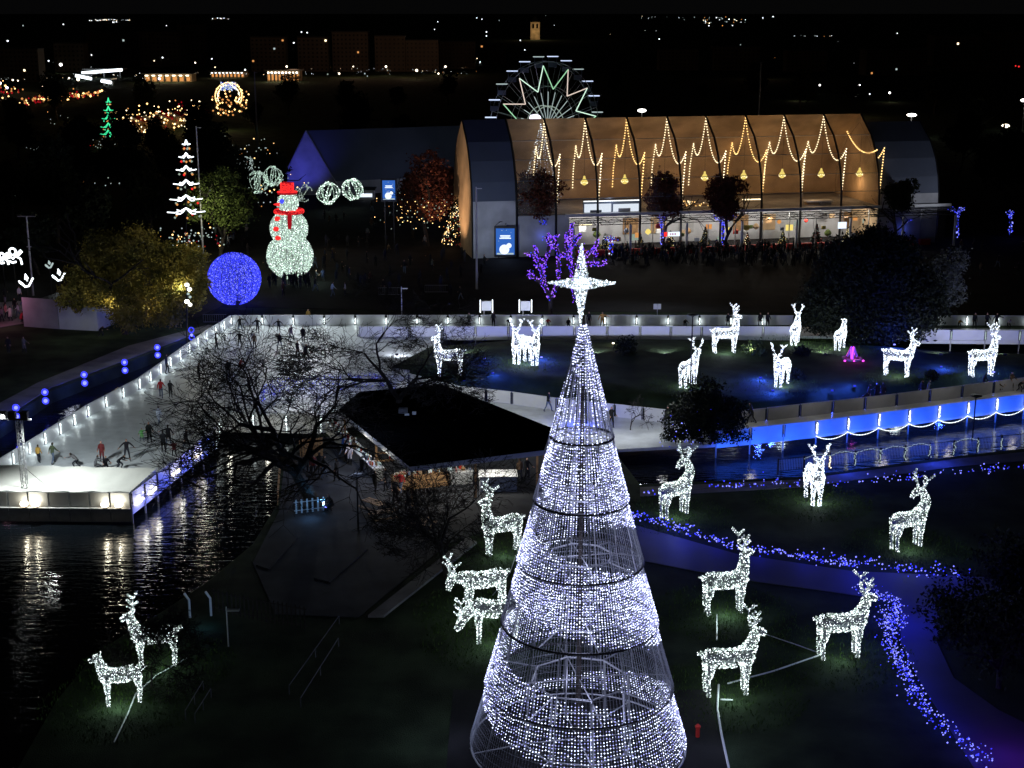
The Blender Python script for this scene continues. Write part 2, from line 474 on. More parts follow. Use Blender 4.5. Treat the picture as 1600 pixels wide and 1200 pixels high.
L_, s_ = barrier('grey-white near barrier section on scaffold posts right of the round dark tree', [(1432,531),(1700,533)], step=3.4, posts='steel', skirt=.35)
light_tubes(L_, s_, -1, every=1, m='w2')
L_, s_ = barrier('white lane barrier curving behind the dark-roofed kiosk toward the lit cone tree', [(640,602),(720,622),(800,631),(870,641),(960,651),(1050,661)], step=3.2)
lane1 = L_
lane2, s2_ = barrier('dim grey lane barrier between the grassy island and the blue-lit skirt', [(1144,663),(1400,634),(1600,608),(1760,590)], step=3.3, m='greypanel')
blue, sb_ = barrier('blue-lit lane skirt at right with white light posts and swagged garland', [(1119,694),(1275,677.5),(1600,634.5),(1760,612)], step=3.3, posts='steel', skirt=.3)
light_tubes(blue, sb_, -1, every=1, r=.06, m='w1', start=3, z0=.05, z1=.95)
for i, (a, b) in enumerate(sb_):
    if i < 3: continue
    pts = catenary(a+Vector((0,-.15,-.18)), b+Vector((0,-.15,-.18)), .42)
    q = MB(); q.bulbs([tuple(v) for v in resample(pts, .16)], .05, 0); q.build('garland', 'warm2' if i % 7 == 9 else 'w1', blue)
    if i % 2 == 0: pass
for i, (a, b) in enumerate(sb_):
    m_ = (a+b)/2
    lamp('SPOT', m_ + Vector((0, -2.3, -.75)), 430, (.02, .11, 1), blue, .1, m_ + Vector((0, 0, .35)), 130, .8)
corner, sc_ = barrier('blue-lit corner skirt of the main rink with glowing white light clusters', [(206,794),(333,694)], step=2.35, posts='steel', skirt=.45)
for i, (a, b) in enumerate(sc_):
    m_ = (a+b)/2; d = (b-a).normalized(); n_ = Vector((d.y, -d.x, 0))
    lamp('SPOT', m_ + n_*1.9 + Vector((0,0,-.5)), 170, (.05, .09, 1), corner, .1, m_ + Vector((0,0,.3)), 120, .8)
    if i % 2 == 1 or i == 0:
        q = MB(); w = (b-a).length*.34
        pts = []
        for s in range(46):
            u = random.uniform(-1, 1)*w; z = random.uniform(.1, 1.02) if random.random() < .25 else random.choice([.02, .1]) + random.uniform(0,.1)
            if abs(u) > w*.85 or z < .25: pts.append(m_ + d*u + n_*.09 + Vector((0,0,z)))
        q.bulbs([tuple(p) for p in pts], .065, 0); q.build('light_cluster', 'whitew', corner)
        lamp('POINT', m_ + n_*.45 + Vector((0,0,.25)), 26, (1,.97,.85), corner, .2)
L_, s_ = barrier('bright white rink end wall beside the big bare tree', [(336,692),(345,665),(500,668),(560,655),(636,612)], step=3.2, skirt=.5)
for p in (G(360,672), G(420,674), G(480,676)):
    lamp('POINT', p + Vector((0,-.8,.0)), 34, (1,.97,.82), L_, .2)
light_tubes(L_, s_, -1, every=1, r=.06, z0=-.4)
# blue-netted inner barrier near the big bare tree
inner = thing('light_net', 'blue and violet light net spread along the inner rink rail behind the bare tree', 'light net', G(420,612))
q = MB(); q.tube([G(408,628), G(440,612), G(520,606), G(600,604)], .05, 6); q.tube([G(408,628)+Vector((0,0,1.1)), G(440,612)+Vector((0,0,1.1)), G(520,606)+Vector((0,0,1.1)), G(600,604)+Vector((0,0,1.0))], .05, 6); q.build('rail', 'steel', inner)
pts = []; 
for _ in range(800):
    t = random.random(); base = [G(408,628), G(440,612), G(520,606), G(600,604)]
    k = min(2, int(t*3)); p = base[k].lerp(base[k+1], t*3-k); pts.append((p.x+random.uniform(-.1,.1), p.y+random.uniform(-.8,.8), random.uniform(.05,1.25)))
q = MB(); q.bulbs(pts, .045, RNG.integers(0, 4, len(pts))); q.build('net_bulbs', ['b3','b1','w2','b3'], inner, kind='stuff')
lamp('POINT', G(500,612)+Vector((0,0,1.6)), 45, (.1,.12,1), inner, .3)

# ---- floodlit near end of the rink: tarpaulin roof over a plant room, face wall, floodlights
shed = thing('plant_shelter', 'white tarpaulin-roofed shelter closing the near end of the rink above the water', 'shelter', G(100,795))
A0, B0 = G(-180,796,0), G(206,796,0)
def sh(px, py, z): return G(px, py, z)
q = MB(); rows = 6; cols = 26
back = [sh(-180 + i*(245+180)/cols, 722 + 10*i/cols, 1.35) for i in range(cols+1)]
front = [sh(-180 + i*(203+180)/cols, 765.5 + 3.2*i/cols, 1.2) for i in range(cols+1)]
vv = []; ff = []
for r_ in range(rows+1):
    for i in range(cols+1):
        p = back[i].lerp(front[i], r_/rows)
        p.z += -.28*math.sin(PI*r_/rows)*(.6+.4*math.sin(i*.9)) + .05*math.sin(i*2.1+r_)
        vv.append(p)
for r_ in range(rows):
    for i in range(cols): a = r_*(cols+1)+i; ff.append((a, a+cols+1, a+cols+2, a+1))
q.add(vv, ff); q.build('tarpaulin', 'tarp', shed, smooth=True)
fa, fb = front[0].copy(), front[-1].copy()
n = 12
for i in range(n):
    a = fa.lerp(fb, i/n); b = fa.lerp(fb, (i+1)/n); c = (a+b)/2
    L = (b-a).length; yaw = math.atan2(b.y-a.y, b.x-a.x)
    lit = i in (7, 11)  # floodlit panels get a paler board, their light put into the colour
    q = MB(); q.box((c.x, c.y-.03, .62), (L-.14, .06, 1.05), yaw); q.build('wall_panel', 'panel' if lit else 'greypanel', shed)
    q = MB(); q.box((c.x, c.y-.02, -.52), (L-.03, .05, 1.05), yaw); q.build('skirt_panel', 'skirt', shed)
q = MB(); q.box(((fa.x+fb.x)/2, fa.y-.25, .03), ((fb-fa).length, .5, .06), math.atan2(fb.y-fa.y, fb.x-fa.x)); q.build('ledge', 'panel', shed)
rb = G(243,757,1.1)
q = MB(); q.quad(fb, G(206,794,0), G(242,765,0), back[-1]); q.build('end_sheet', 'tarp', shed)
for k, px in enumerate((40, 57.5, 166.5, 188)):
    g_ = G(px, 784, .4); f_ = (g_.x-fa.x)/(fb.x-fa.x); p = fa.lerp(fb, f_)
    fl = thing('floodlight', ['left floodlight of the pair low on the leftmost bright wall panel','right floodlight of the pair low on the leftmost bright wall panel','left floodlight of the pair on the wall panel at the rink corner','right floodlight of the pair on the wall panel at the rink corner'][k], 'floodlight', (p.x, p.y-.28, .06))
    q = MB(); q.lathe((p.x, p.y-.28, .12), [(.04,0),(.2,.06),(.30,.2),(.30,.3),(.22,.4),(.04,.42)], 12); q.build('lens', 'whitew', fl, smooth=True)
    q = MB(); q.box((p.x, p.y-.2, .09), (.3, .3, .06)); q.build('bracket', 'dark', fl)
    lamp('POINT', (p.x, p.y-.50, .62), 24, (1,.95,.75), fl, .1)
# truss mast with a floodlight on the near end of the rink
def truss(root, base, top, w=.35, m='steel'):
    base = Vector(base); top = Vector(top); H = (top-base).length
    cs = [Vector((sx*w/2, sy*w/2, 0)) for sx, sy in ((-1,-1),(1,-1),(1,1),(-1,1))]
    for c in cs:
        q = MB(); q.tube([base+c, top+c], .03, 5); q.build('chord', m, root)
    q = MB(); n = max(2, int(H/.5)); dz = H/n
    for i in range(n):
        for j in range(4):
            a = base+cs[j]+Vector((0,0,i*dz)); b = base+cs[(j+1)%4]+Vector((0,0,(i+1)*dz)); q.tube([a, b], .014, 4, caps=False)
            q.tube([a, base+cs[(j+1)%4]+Vector((0,0,i*dz))], .012, 4, caps=False)
    q.build('lattice', m, root)['kind'] = 'stuff'
b_ = G(39, 762, 1.2)
mast = thing('truss_mast', 'slim lattice mast with a speaker bar standing on the white tarpaulin roof', 'lighting mast', b_)
truss(mast, b_, b_ + Vector((0,0,5.0)))
q = MB(); q.box(b_+Vector((-.2,0,5.05)), (2.2,.12,.12)); q.build('crossbar','dark',mast)
for dx in (-1.1,-.45,.4): 
    q = MB(); q.box(b_+Vector((dx,.05,5.35)), (.5,.4,.5)); q.build('fixture','dark',mast)
q = MB(); q.tube([b_+Vector((.1,0,1.5)), b_+Vector((1.9,-.4,.05))], .02, 4); q.build('stay','dark',mast)
lamp('SPOT', b_+Vector((.4,.3,5.6)), 5200, (.85,.95,1), mast, .2, G(260,600), 95, .8)
lamp('SPOT', b_+Vector((1.0,-.2,5.4)), 3600, (.95,1,.95), mast, .2, G(110,760,1.2), 130, .9)
lamp('SPOT', b_+Vector((-1.0,-.2,5.4)), 2200, (.95,1,.95), mast, .2, G(-30,750,1.2), 120, .9)

# floods added as fill, brightening the near barriers of the far channel
for k, px in enumerate((620, 730, 930, 1040, 1175, 1290, 1470, 1570)):
    p = G(px, 556, .4); t = thing('flood_lamp', f'low white floodlight aimed at the far channel barrier, number {k+1} from the left'.replace('number 1 from the left','leftmost one') if k == 0 else ('low white floodlight aimed at the far channel barrier ' + ['','left of the close reindeer pair','just right of the cone tip','before the tall dark lamp post','beside the profile reindeer','under the round dark tree','near the antlers right of the fountain','behind the far right reindeer'][k]), 'floodlight', p)
    q = MB(); q.box(p+Vector((0,0,.15)), (.3,.2,.2)); q.build('housing','dark',t); q = MB(); q.box(p+Vector((0,.115,.17)), (.24,.02,.14)); q.build('lens','w2',t)
    lamp('SPOT', p+Vector((0,.2,.6)), 900, (.85,.88,1), t, .2, Vector((p.x, 152, .6)), 120, .9)
for i, (a, b) in enumerate(s2_):
    if i % 2 == 0: lamp('POINT', (a+b)/2 + Vector((0,-2.2,2.6)), 46, (1,.93,.85), lane2, .3)  # added fill lights over the lane, no fixtures there

for x, y in ((690,632),(760,652),(835,668),(955,684),(1040,682)):
    lamp('POINT', G(x, y)+Vector((0,-.3,3.2)), 260, (.95,.98,1), lane1, .3)  # added unseen fill lights brightening the lane, not barrier tubes
M['warmpale'] = glow('pale_neon', (1.0,.82,.70), .9)
M['greenpale'] = glow('pale_green_neon', (.45,.95,.55), .8)
# ================================================================== THE HALL
HA = G(745, 404); HB = G(1475, 379); HU = (HB-HA).normalized(); HV = Vector((-HU.y, HU.x, 0)); HL = (HB-HA).length
HYAW = math.atan2(HU.y, HU.x)
def hp(u, v, z): return HA + HU*u + HV*v + Vector((0,0,z))
def hx(px, py, v=0.0):                     # pixel -> (u, z) on the hall's lengthwise plane at depth v
    d = ray(px, py); o = Vector((0,0,CAMZ)); q = hp(0, v, 0)
    t = (q-o).dot(HV)/d.dot(HV); p = o + d*t
    return (p-q).dot(HU), p.z
RZ = hx(1000, 183, 8)[1]
PROF = [(0,0),(0,6.0),(.15,8.0),(.7,10.6),(2.0,13.4),(4.0,15.9),(8.0,RZ)]
BPROF = [(16-v, z) for v, z in PROF[:-1]][::-1]
FULL = PROF + BPROF
us = [hx(x, 190-(x-790)*12/555, 8)[0] for x in (790,850,914,979,1042,1103,1165,1225,1287,1345)]
uL0 = hx(722, 191, 8)[0]; uR1 = hx(1463, 382, 0)[0]
hall = thing('exhibition_hall', 'long vaulted hall with a see-through roof glowing amber over a lit shopfront', 'hall', HA)
for i, (ua, ub) in enumerate(zip(us, us[1:])):
    for j, ((v0, z0), (v1, z1)) in enumerate(zip(PROF[1:], PROF[2:])):
        q = MB(); g = .10
        q.quad(hp(ua+g, v0, z0+.04), hp(ub-g, v0, z0+.04), hp(ub-g, v1, z1-.04), hp(ua+g, v1, z1-.04)); q.build('roof_panel', 'vault', hall)
for u in us:
    q = MB(); pts = [hp(u, v-.05 if v < 8 else v, z+.05) for v, z in PROF]; q.tube(pts, .17, 4); q.build('rib', 'dark', hall)
for v, z in PROF[2:6]:
    q = MB(); q.tube([hp(us[0], v, z+.06), hp(us[-1], v, z+.06)], .05, 4); q.build('purlin', 'steel', hall)
q = MB()
for (v0, z0), (v1, z1) in zip(BPROF, BPROF[1:]): q.quad(hp(us[0], v0, z0), hp(us[-1], v0, z0), hp(us[-1], v1, z1), hp(us[0], v1, z1))
q.quad(hp(us[0], 8, RZ), hp(us[-1], 8, RZ), hp(us[-1], *BPROF[0]), hp(us[0], *BPROF[0]))
q.build('rear_lining', 'tan', hall)
FULL0 = FULL; FULLR = [(v*.96+.3, z*.935) for v, z in FULL]
for k, (ua, ub) in enumerate(((uL0, us[0]), (us[-1], uR1))):
    FULL = FULLR if k else FULL0
    for j, ((v0, z0), (v1, z1)) in enumerate(zip(FULL, FULL[1:])):
        q = MB(); q.quad(hp(ua, v0, z0), hp(ub, v0, z0), hp(ub, v1, z1), hp(ua, v1, z1))
        q.build('membrane_panel', 'navy' if v0 > .1 and v0 < 12 and j > 1 else 'fabric', hall)
    q = MB()
    for u in (ua, ub): q.tube([hp(u, v, z+.03) for v, z in FULL], .12, 4)
    q.build('end_rib', 'dark', hall)
def gable(u, m, nm, FULL=FULL0):
    for a in range(len(FULL)//2):
        (v0, z0), (v1, z1) = FULL[a], FULL[a+1]; (w0, y0), (w1, y1) = FULL[-1-a], FULL[-2-a]
        q = MB(); q.quad(hp(u, v0, z0), hp(u, w0, y0), hp(u, w1, y1), hp(u, v1, z1)); q.build(nm, m, hall)
gable(uL0-.05, 'tan', 'gable_panel'); gable(uR1+.05, 'fabric', 'gable_panel', FULLR); gable(us[-1]-.1, 'tan', 'inner_partition')
gl = hp(uL0-3.5, 5, 1.2); lamp('SPOT', gl+Vector((-4,-2,0)), 5200, (1,.66,.42), hall, .2, hp(uL0, 8, 9), 80, .6)
lamp('SPOT', hp(uL0-2, -14, 4), 1900, (.75,.85,1), hall, .3, hp(2, 0, 7), 80, .8)
lamp('SPOT', hp(HL+2, -14, 5), 2600, (.85,.88,1), hall, .3, hp(HL-5, 2, 11), 50, .8)
f2 = MB(); f2.box(hp((us[0]+us[-1])/2, 8, 5.75), (us[-1]-us[0]-.3, 15.6, .3), HYAW); f2.build('upper_floor', 'concrete', hall)
f2 = MB(); f2.box(hp((us[0]+us[-1])/2, 15.4, 8.2), (us[-1]-us[0]-.3, .1, 4.4), HYAW); f2.build('rear_wall', 'tan', hall)
uS = hx(888, 395, 0)[0]
q = MB(); q.box(hp((us[0]+uS)/2, .05, 2.9), (uS-us[0], .15, 5.8), HYAW); q.build('front_wall', 'fabric', hall)
q = MB(); q.box(hp((uS+HL)/2, -.2, 5.75), (HL-uS+1, .5, .42), HYAW); q.build('cornice', 'panel', hall)
q = MB(); q.box(hp((uS+HL)/2, 9, 2.8), (HL-uS, .2, 5.6), HYAW); q.build('shop_rear_wall', 'fabric', hall)
# shopfront posts and panes
n = 14
for i in range(n+1):
    u = uS + (HL-uS)*i/n
    if i % 2 == 0:
        q = MB(); q.box(hp(u, -2.9, 2.3), (.28, .28, 4.6), HYAW); q.build('column', 'panel', hall)
    if i < n:
        q = MB(); u2 = uS + (HL-uS)*(i+1)/n; q.quad(hp(u+.08, -.1, .1), hp(u2-.08, -.1, .1), hp(u2-.08, -.1, 5.3), hp(u+.08, -.1, 5.3)); q.build('window', 'pane', hall)
        q = MB(); q.box(hp(u, -.1, 2.7), (.12, .12, 5.3), HYAW); q.build('mullion', 'steel', hall)
# canopy trusses
q = MB()
for v in (-.6, -3.0):
    for z in (4.7, 5.35): q.tube([hp(uS, v, z), hp(HL+1, v, z)], .055, 4)
    k = int((HL-uS)/1.1)
    for i in range(k):
        a = uS+i*(HL-uS)/k; b = a+(HL-uS)/k; q.tube([hp(a, v, 4.7 if i%2 else 5.35), hp(b, v, 5.35 if i%2 else 4.7)], .03, 4, caps=False)
for i in range(15):
    u = uS + (HL-uS)*i/14
    for z in (4.7, 5.35): q.tube([hp(u, -.6, z), hp(u, -3.0, z)], .05, 4)
q.build('canopy_truss', 'dark', hall)
q = MB(); q.quad(hp(uS+2,-3.0,5.46), hp(HL+1,-3.0,5.46), hp(HL+1,-.5,5.5), hp(uS+2,-.5,5.5)); q.build('canopy_roof', 'pane', hall)
for i in range(10):
    u = uS + (HL-uS)*(i+.5)/10
    lamp('POINT', hp(u, 4.0, 4.4), 620, (1,.93,.82), hall, .2)
    q = MB(); q.box(hp(u, 2.5, 5.2), (1.2, .12, .06), HYAW); q.build('batten_light', 'whitew', hall)
# shop goods, red counters, decorated trees indoors
for i in range(24):
    u = uS + 2 + (HL-uS-4)*i/24 + random.uniform(-.4,.4)
    t = thing('red_counter', 'low red-clothed display table just inside the hall shopfront', 'table', hp(u, -1.3, 0), HYAW, 'red display tables in the shopfront')
    q = MB(); q.box((0,0,.83), (1.6,.7,.06)); q.build('table_top','red_cloth',t,local=True)
    q = MB(); q.box((0,-.33,.4), (1.6,.04,.8)); q.box((-.79,0,.4),(.04,.7,.8)); q.box((.79,0,.4),(.04,.7,.8)); q.build('cloth','red_cloth',t,local=True)
cols = ['g2','gold','reddim','w2','warm2','green']
def deco_tree(loc, h, mats, label, group=None, n=160, name='decorated_tree', leaf='leaf_dark', br=.05):
    t = thing(name, label, 'christmas tree', loc, random.uniform(0,6), group)
    q = MB(); k = 900; z = RNG.uniform(.08, 1, k)**.9; a = RNG.uniform(0, 2*PI, k); rr = (1-z)*.34*h*RNG.uniform(.55, 1.05, k)*(1+.15*np.sin(z*34))
    c = np.stack([rr*np.cos(a), rr*np.sin(a), z*h], 1)
    v, tr = leaf_quads(c, .055*h); q.tris(v, tr, 0); q.build('foliage', leaf, t, local=True)
    q = MB(); q.tube([(0,0,0),(0,0,h*.97)], [.05*h*.5, .01], 6); q.build('trunk','bark',t,local=True)
    z = RNG.uniform(.06, 1, n); a = RNG.uniform(0, 2*PI, n); rr = (1-z)*.36*h
    q = MB(); q.bulbs(np.stack([rr*np.cos(a), rr*np.sin(a), z*h], 1), br, RNG.integers(0, len(mats), n)); q.build('lights', mats, t, local=True, kind='stuff')
    return t
def leaf_quads(c, s, n3=None):
    k = len(c); d1 = RNG.normal(size=(k,3)); d1 /= np.linalg.norm(d1, axis=1)[:,None]
    d2 = RNG.normal(size=(k,3)); d2 -= (d2*d1).sum(1)[:,None]*d1; d2 /= np.linalg.norm(d2, axis=1)[:,None]
    ss = s*RNG.uniform(.5, 1.3, k)[:,None]
    v = np.stack([c-d1*ss, c-d2*ss*.5, c+d1*ss, c+d2*ss*.5], 1).reshape(-1,3)
    b = (np.arange(k)*4)[:,None]
    tr = np.concatenate([b+np.array([[0,1,2]]), b+np.array([[0,2,3]])])
    return v, tr
for i in range(9):
    u = uS + 5 + (HL-uS-8)*i/9 + random.uniform(-1,1)
    deco_tree(hp(u, 1.2+random.random(), 0), random.uniform(2.2,3.2), random.sample(cols,2), 'small decorated christmas tree glimpsed among the stalls inside the shopfront', 'decorated trees in the shopfront', 60)
# pictures hung along the back of the shop
for i in range(12):
    u = uS + 3 + (HL-uS-6)*i/12
    q = MB(); q.box(hp(u, 8.8, 2.6), (2.4, .1, 2.4), HYAW); q.build('display_board', ['greypanel','fabric','wood','tan'][i % 4], hall)
for i in range(46):
    u = uS + 2 + (HL-uS-4)*(i+random.random()*.8)/46; v = random.uniform(2, 7.5); z = random.uniform(.6, 3.6)
    q = MB(); r_ = random.uniform(.25,.6)
    if i % 3: q.box(hp(u, v, z), (r_*2, .3, r_*1.6), HYAW)
    else: q.lathe(hp(u, v, z), [(.02,-r_),(r_*.8,-r_*.5),(r_,0),(r_*.6,r_*.7),(.02,r_)], 8)
    t = q.build('market_display', ['red_cloth','panel','leaf_yellow','leaf_green','tan','wood','navy','warmdim','g2','gold'][i % 10]); tag(t, 'colourful goods display seen through the shopfront glass', 'display', 'market displays in the shopfront')
s0 = hx(1038, 366, -.3); s1 = hx(1061, 366, -.3)
sgn = thing('shop_sign', 'small white lit sign with a red square hanging under the hall canopy', 'sign', hp(s0[0], -.4, s0[1]))
q = MB(); q.box(hp((s0[0]+s1[0])/2+.3, -.4, s0[1]), (1.75,.1,.62), HYAW); q.build('face','screenw',sgn)
q = MB(); q.box(hp(s0[0]+.15, -.45, s0[1]), (.42,.12,.62), HYAW); q.build('red_square','red',sgn)
for k, dx in enumerate((.9,1.15,1.4,1.65)):
    q = MB(); q.box(hp(s0[0]+dx, -.47, s0[1]), (.12,.02,.3), HYAW); q.build('letter_block','reddim',sgn)
s0 = hx(1316, 352, -1)
sg = thing('lit_screen', 'small white glowing panel under the canopy near the round dark tree', 'screen', hp(s0[0], -1, s0[1]))
q = MB(); q.box(hp(s0[0], -1, s0[1]), (1.3,.1,.95), HYAW); q.build('face','screenw',sg)
q = MB(); q.tube([hp(s0[0], -1, s0[1]+.45), hp(s0[0], -1, 4.75)], .03, 4); q.build('hanger','dark',sg)
# blue-white video wall on the upper floor
def hbox(px0, py0, px1, py1, v, m, nm, par, th=.12):
    a = hx(px0, py1, v); b = hx(px1, py0, v)
    q = MB(); q.box(hp((a[0]+b[0])/2, v, (a[1]+b[1])/2), (b[0]-a[0], th, b[1]-a[1]), HYAW); return q.build(nm, m, par)
vw = thing('video_wall', 'bright blue-white double screen on the upper floor behind the hall glazing', 'screen', hp(hx(912,335,1.2)[0], 1.2, 6))
hbox(913,318,955,336,1.2,'screenw','screen',vw); hbox(958,318,998,336,1.2,'screenw','screen',vw)
hbox(912,312,999,315.5,1.1,'w1','top_light',vw); hbox(911,311,1000,337,1.4,'navy','frame',vw)
hbox(922,328,940,336,1.1,'navy','picture',vw,.05); hbox(966,325,985,336,1.1,'fabric','picture',vw,.05)
lamp('POINT', hp(hx(955,325,0)[0], .3, 7), 60, (.6,.7,1), vw, .4)
bar = thing('bar_lights', 'strip of warm bottle-bar lights on the upper floor behind the hall trees', 'bar', hp(hx(1062,325,5)[0], 5, 6))
hbox(1062,318,1132,322,5,'tan','shelf',bar,.5)
q = MB(); 
for _ in range(70):
    a = hx(random.uniform(1062,1132), random.uniform(314,327), 4.6); q.bulbs([tuple(hp(a[0], 4.6, a[1]))], .09, random.choice([0,1]))
q.build('lights', ['warm','warm2'], bar, kind='stuff')
for k, (x0, x1, y) in enumerate(((1160,1190,312),(1173,1190,326),(905,925,352))):
    a = hx(x0, y, 4); b = hx(x1, y, 4)
    st = thing('strip_light', ['long warm strip light over the upper-floor bar','short white strip light below the longer one on the upper floor','faint strip light low behind the hall glass by the purple tree'][k], 'light', hp(a[0], 4, a[1]))
    q = MB(); q.box(hp((a[0]+b[0])/2, 4, a[1]), (b[0]-a[0], .12, .16), HYAW); q.build('tube','warm2',st)
    q = MB(); q.box(hp((a[0]+b[0])/2, 4, a[1]+.15), (b[0]-a[0]+.1, .2, .08), HYAW); q.build('housing','dark',st)
van = thing('food_stall', 'pale pink food stall on the upper floor under the hall vault', 'stall', hp(hx(1272,330,3)[0], 3, 5.9))
hbox(1259,316,1277,328,3,'tan','counter',van,1.2); hbox(1280,315,1297,328,3,'fabric','side_counter',van,1.2); hbox(1257,312,1299,315,3,'panel','awning',van,1.8)
lamp('POINT', hp(hx(1270,320,1)[0], 1.2, 7.6), 30, (1,.8,.75), van, .2)
# hanging bulb-shaped pendants
for k, (x, y) in enumerate(((913,283),(976,281),(1038,279),(1101,276),(1162,274),(1222,272),(1283,271),(1343,270))):
    u, z = hx(x, y, 4.5)
    ords = ['first','second','third','fourth','fifth','sixth','seventh','last']
    t = thing('pendant_lamp', f'{ords[k]} yellow bulb-shaped pendant from the left hanging inside the hall', 'pendant lamp', hp(u, 4.5, z), 0, 'yellow bulb pendants in the hall')
    q = MB(); q.lathe((0,0,0), [(.05,-.62),(.3,-.52),(.46,-.25),(.45,0),(.3,.26),(.16,.45),(.15,.72),(.05,.78)], 12); q.build('bulb','gold',t,local=True, smooth=True)
    q = MB(); q.tube([(0,0,.75),(0,0,16-z)], .02, 4); q.build('cable','dark',t,local=True)
    pb = [(.48*math.cos(a), .48*math.sin(a), -.2+.1*math.sin(3*a)) for a in np.linspace(0,2*PI,14)]
    q = MB(); q.bulbs(pb, .07, 0); q.build('filament_lights','warm2',t,local=True,kind='stuff')
    lamp('POINT', hp(u, 6.5, z-1.6), 165, (1,.66,.36), t, .3)
    lamp('POINT', hp(u+2.5, 10, z+1.0), 72, (1,.64,.34), t, .4)
# garlands of warm bulbs strung in swags below the ridge and down the ribs
for k in range(1, len(us)):
    u = us[k]; g = thing('festoon', f'swag of warm bulbs strung from the hall ridge at rib {["one","two","three","four","five","six","seven","eight","nine"][k-1]} from the left', 'string lights', hp(u, 7, RZ-.4), 0, 'warm festoons under the hall ridge')
    dotsets = []
    P = hp(u, 8, RZ-.35); zf = hx(1004,250,.8)[1]; zb = hx(953,227,13.3)[1]; Rf = hp(u+.7, .8, zf+1.0); Qb = hp(u, 13.3, zb)
    dotsets.append(('swag', catenary(P, Rf, 3.7))); dotsets.append(('swag', catenary(P, Qb, 3.3)))
    dotsets.append(('drop', [Qb, hp(u, 14.7, 10.6), hp(u, 15.1, 7.4)])); dotsets.append(('drop', [Rf, hp(u+.1, .35, 6.4)]))
    if k == len(us)-1: dotsets.append(('swag', catenary(hp(u-.2, 12, zb+1.5), hp(u-.2, 1.1, zf+.8), 1.6)))
    for nm, pts in dotsets:
        q = MB(); q.tube(pts, .012, 3, 0, caps=False); q.bulbs([tuple(p) for p in resample(pts, .42)], .115, 1); q.build(nm, ['dark','warm2' if k % 3 else 'warm'], g)
# cool tent of lights inside the left end
g = thing('light_curtain', 'cone of blue-white light strings inside the left end of the glass hall', 'string lights', hp(hx(845,200,8)[0], 8, RZ-.6))
for k in range(9):
    a = 2*PI*k/9; u0 = hx(845,200,8)[0]
    pts = [hp(u0, 8, RZ-.8), hp(u0+3.1*math.cos(a), 8+3.1*math.sin(a), 7.2)]
    q = MB(); q.bulbs(jit(resample(pts, .33), .05), .055, RNG.integers(0, 3, len(resample(pts, .33)))); q.build('strand', ['w1','w3','w2'], g)
lamp('POINT', hp(hx(845,200,8)[0], 6, 11), 260, (.6,.7,1), g, .4)
# advertising screens
def ad(px0, py0, px1, py1, label, v=-3.0):
    a = At(px0, py1, G(px0, 404).y); Y = G((px0+px1)/2, 404 if px0 > 700 else 392).y
    a = At(px0, py1, Y); b = At(px1, py0, Y); w = b.x-a.x; h = b.z-a.z; c = (a+b)/2
    t = thing('advertising_screen', label, 'screen', (c.x, Y, 0))
    q = MB(); q.box((c.x, Y+.12, c.z), (w+.5, .2, h+.6)); q.build('frame','dark',t)
    q = MB(); q.box((c.x, Y, c.z), (w, .04, h)); q.build('display','screen',t)
    q = MB(); q.box((c.x, Y-.03, c.z+h*.22), (w*.55,.01,h*.05)); q.box((c.x, Y-.03, c.z+h*.13), (w*.62,.01,h*.045)); q.box((c.x, Y-.03, c.z+h*.17), (w*.45,.01,h*.02)); q.build('lettering','screenw',t)
    q = MB()
    def disc(cx, cz, r):
        q.add([(cx+r*math.cos(i*PI/8), Y-.035, cz+r*math.sin(i*PI/8)) for i in range(16)], [tuple(range(16))])
    disc(c.x-.05*w, c.z-h*.30, w*.27); disc(c.x+.2*w, c.z-h*.15, w*.14); q.build('snowman_picture','screenw',t)
    q = MB(); q.box((c.x, Y-.02, c.z-h*.46), (w*.9,.02,h*.06)); 
    for _ in range(12):
        q.box((c.x+random.uniform(-.45,.45)*w, Y-.03, c.z+random.uniform(-.3,.45)*h), (.08,.01,.08))
    q.build('snow_picture','w2',t)
    for s in (-1,1):
        q = MB(); q.box((c.x+s*w*.35, Y+.1, (c.z-h/2)/2), (.15,.15,max(.2,c.z-h/2))); q.build('leg','dark',t)
    lamp('POINT', (c.x, Y-1.2, c.z-h*.2), 25, (.25,.45,1), t, .5)
ad(775, 357, 804, 398, 'blue advertising screen with a snowman picture in front of the hall left wall')
ad(598, 282, 617, 312, 'small blue advertising screen beside the pale tent wall')
# outlying tents
tent = thing('event_tent', 'long low grey tent with a violet-lit triangular gable behind the snowman', 'tent', G(440, 300))
Yt = G(500, 305).y
e0, e1, ap = At(440, 290, Yt), At(524, 292, Yt), At(478, 204, Yt)
e0.z = max(e0.z, 2.6); e1.z = max(e1.z, 2.6)
bk = Vector((34, 14, 0))
q = MB(); q.add([e0, e1, ap], [(0,1,2)]); q.build('gable', 'fabric', tent)
q = MB(); q.quad(Vector((e0.x,e0.y,0)), Vector((e1.x,e1.y,0)), e1, e0); q.build('front_wall', 'fabric', tent)
q = MB(); q.quad(ap, e1, e1+bk, ap+bk); q.quad(ap, e0, e0+bk, ap+bk); q.build('roof', 'navy', tent)
q = MB(); q.quad(Vector((e1.x,e1.y,0)), Vector((e1.x,e1.y,0))+bk, e1+bk, e1); q.build('side_wall', 'fabric', tent)
for a, b in ((e0, ap), (ap, e1)):
    q = MB(); q.tube([a+Vector((0,-.1,0)), b+Vector((0,-.1,0))], .12, 5); q.build('edge_beam','steel',tent)
lamp('SPOT', (e0.x+3, e0.y-9, 2.0), 1800, (.10,.10,1), tent, .3, (ap.x-1, ap.y, 7), 75, .7)
lamp('POINT', (e1.x+16, e1.y-4, 6), 220, (.6,.65,1), tent, .5)
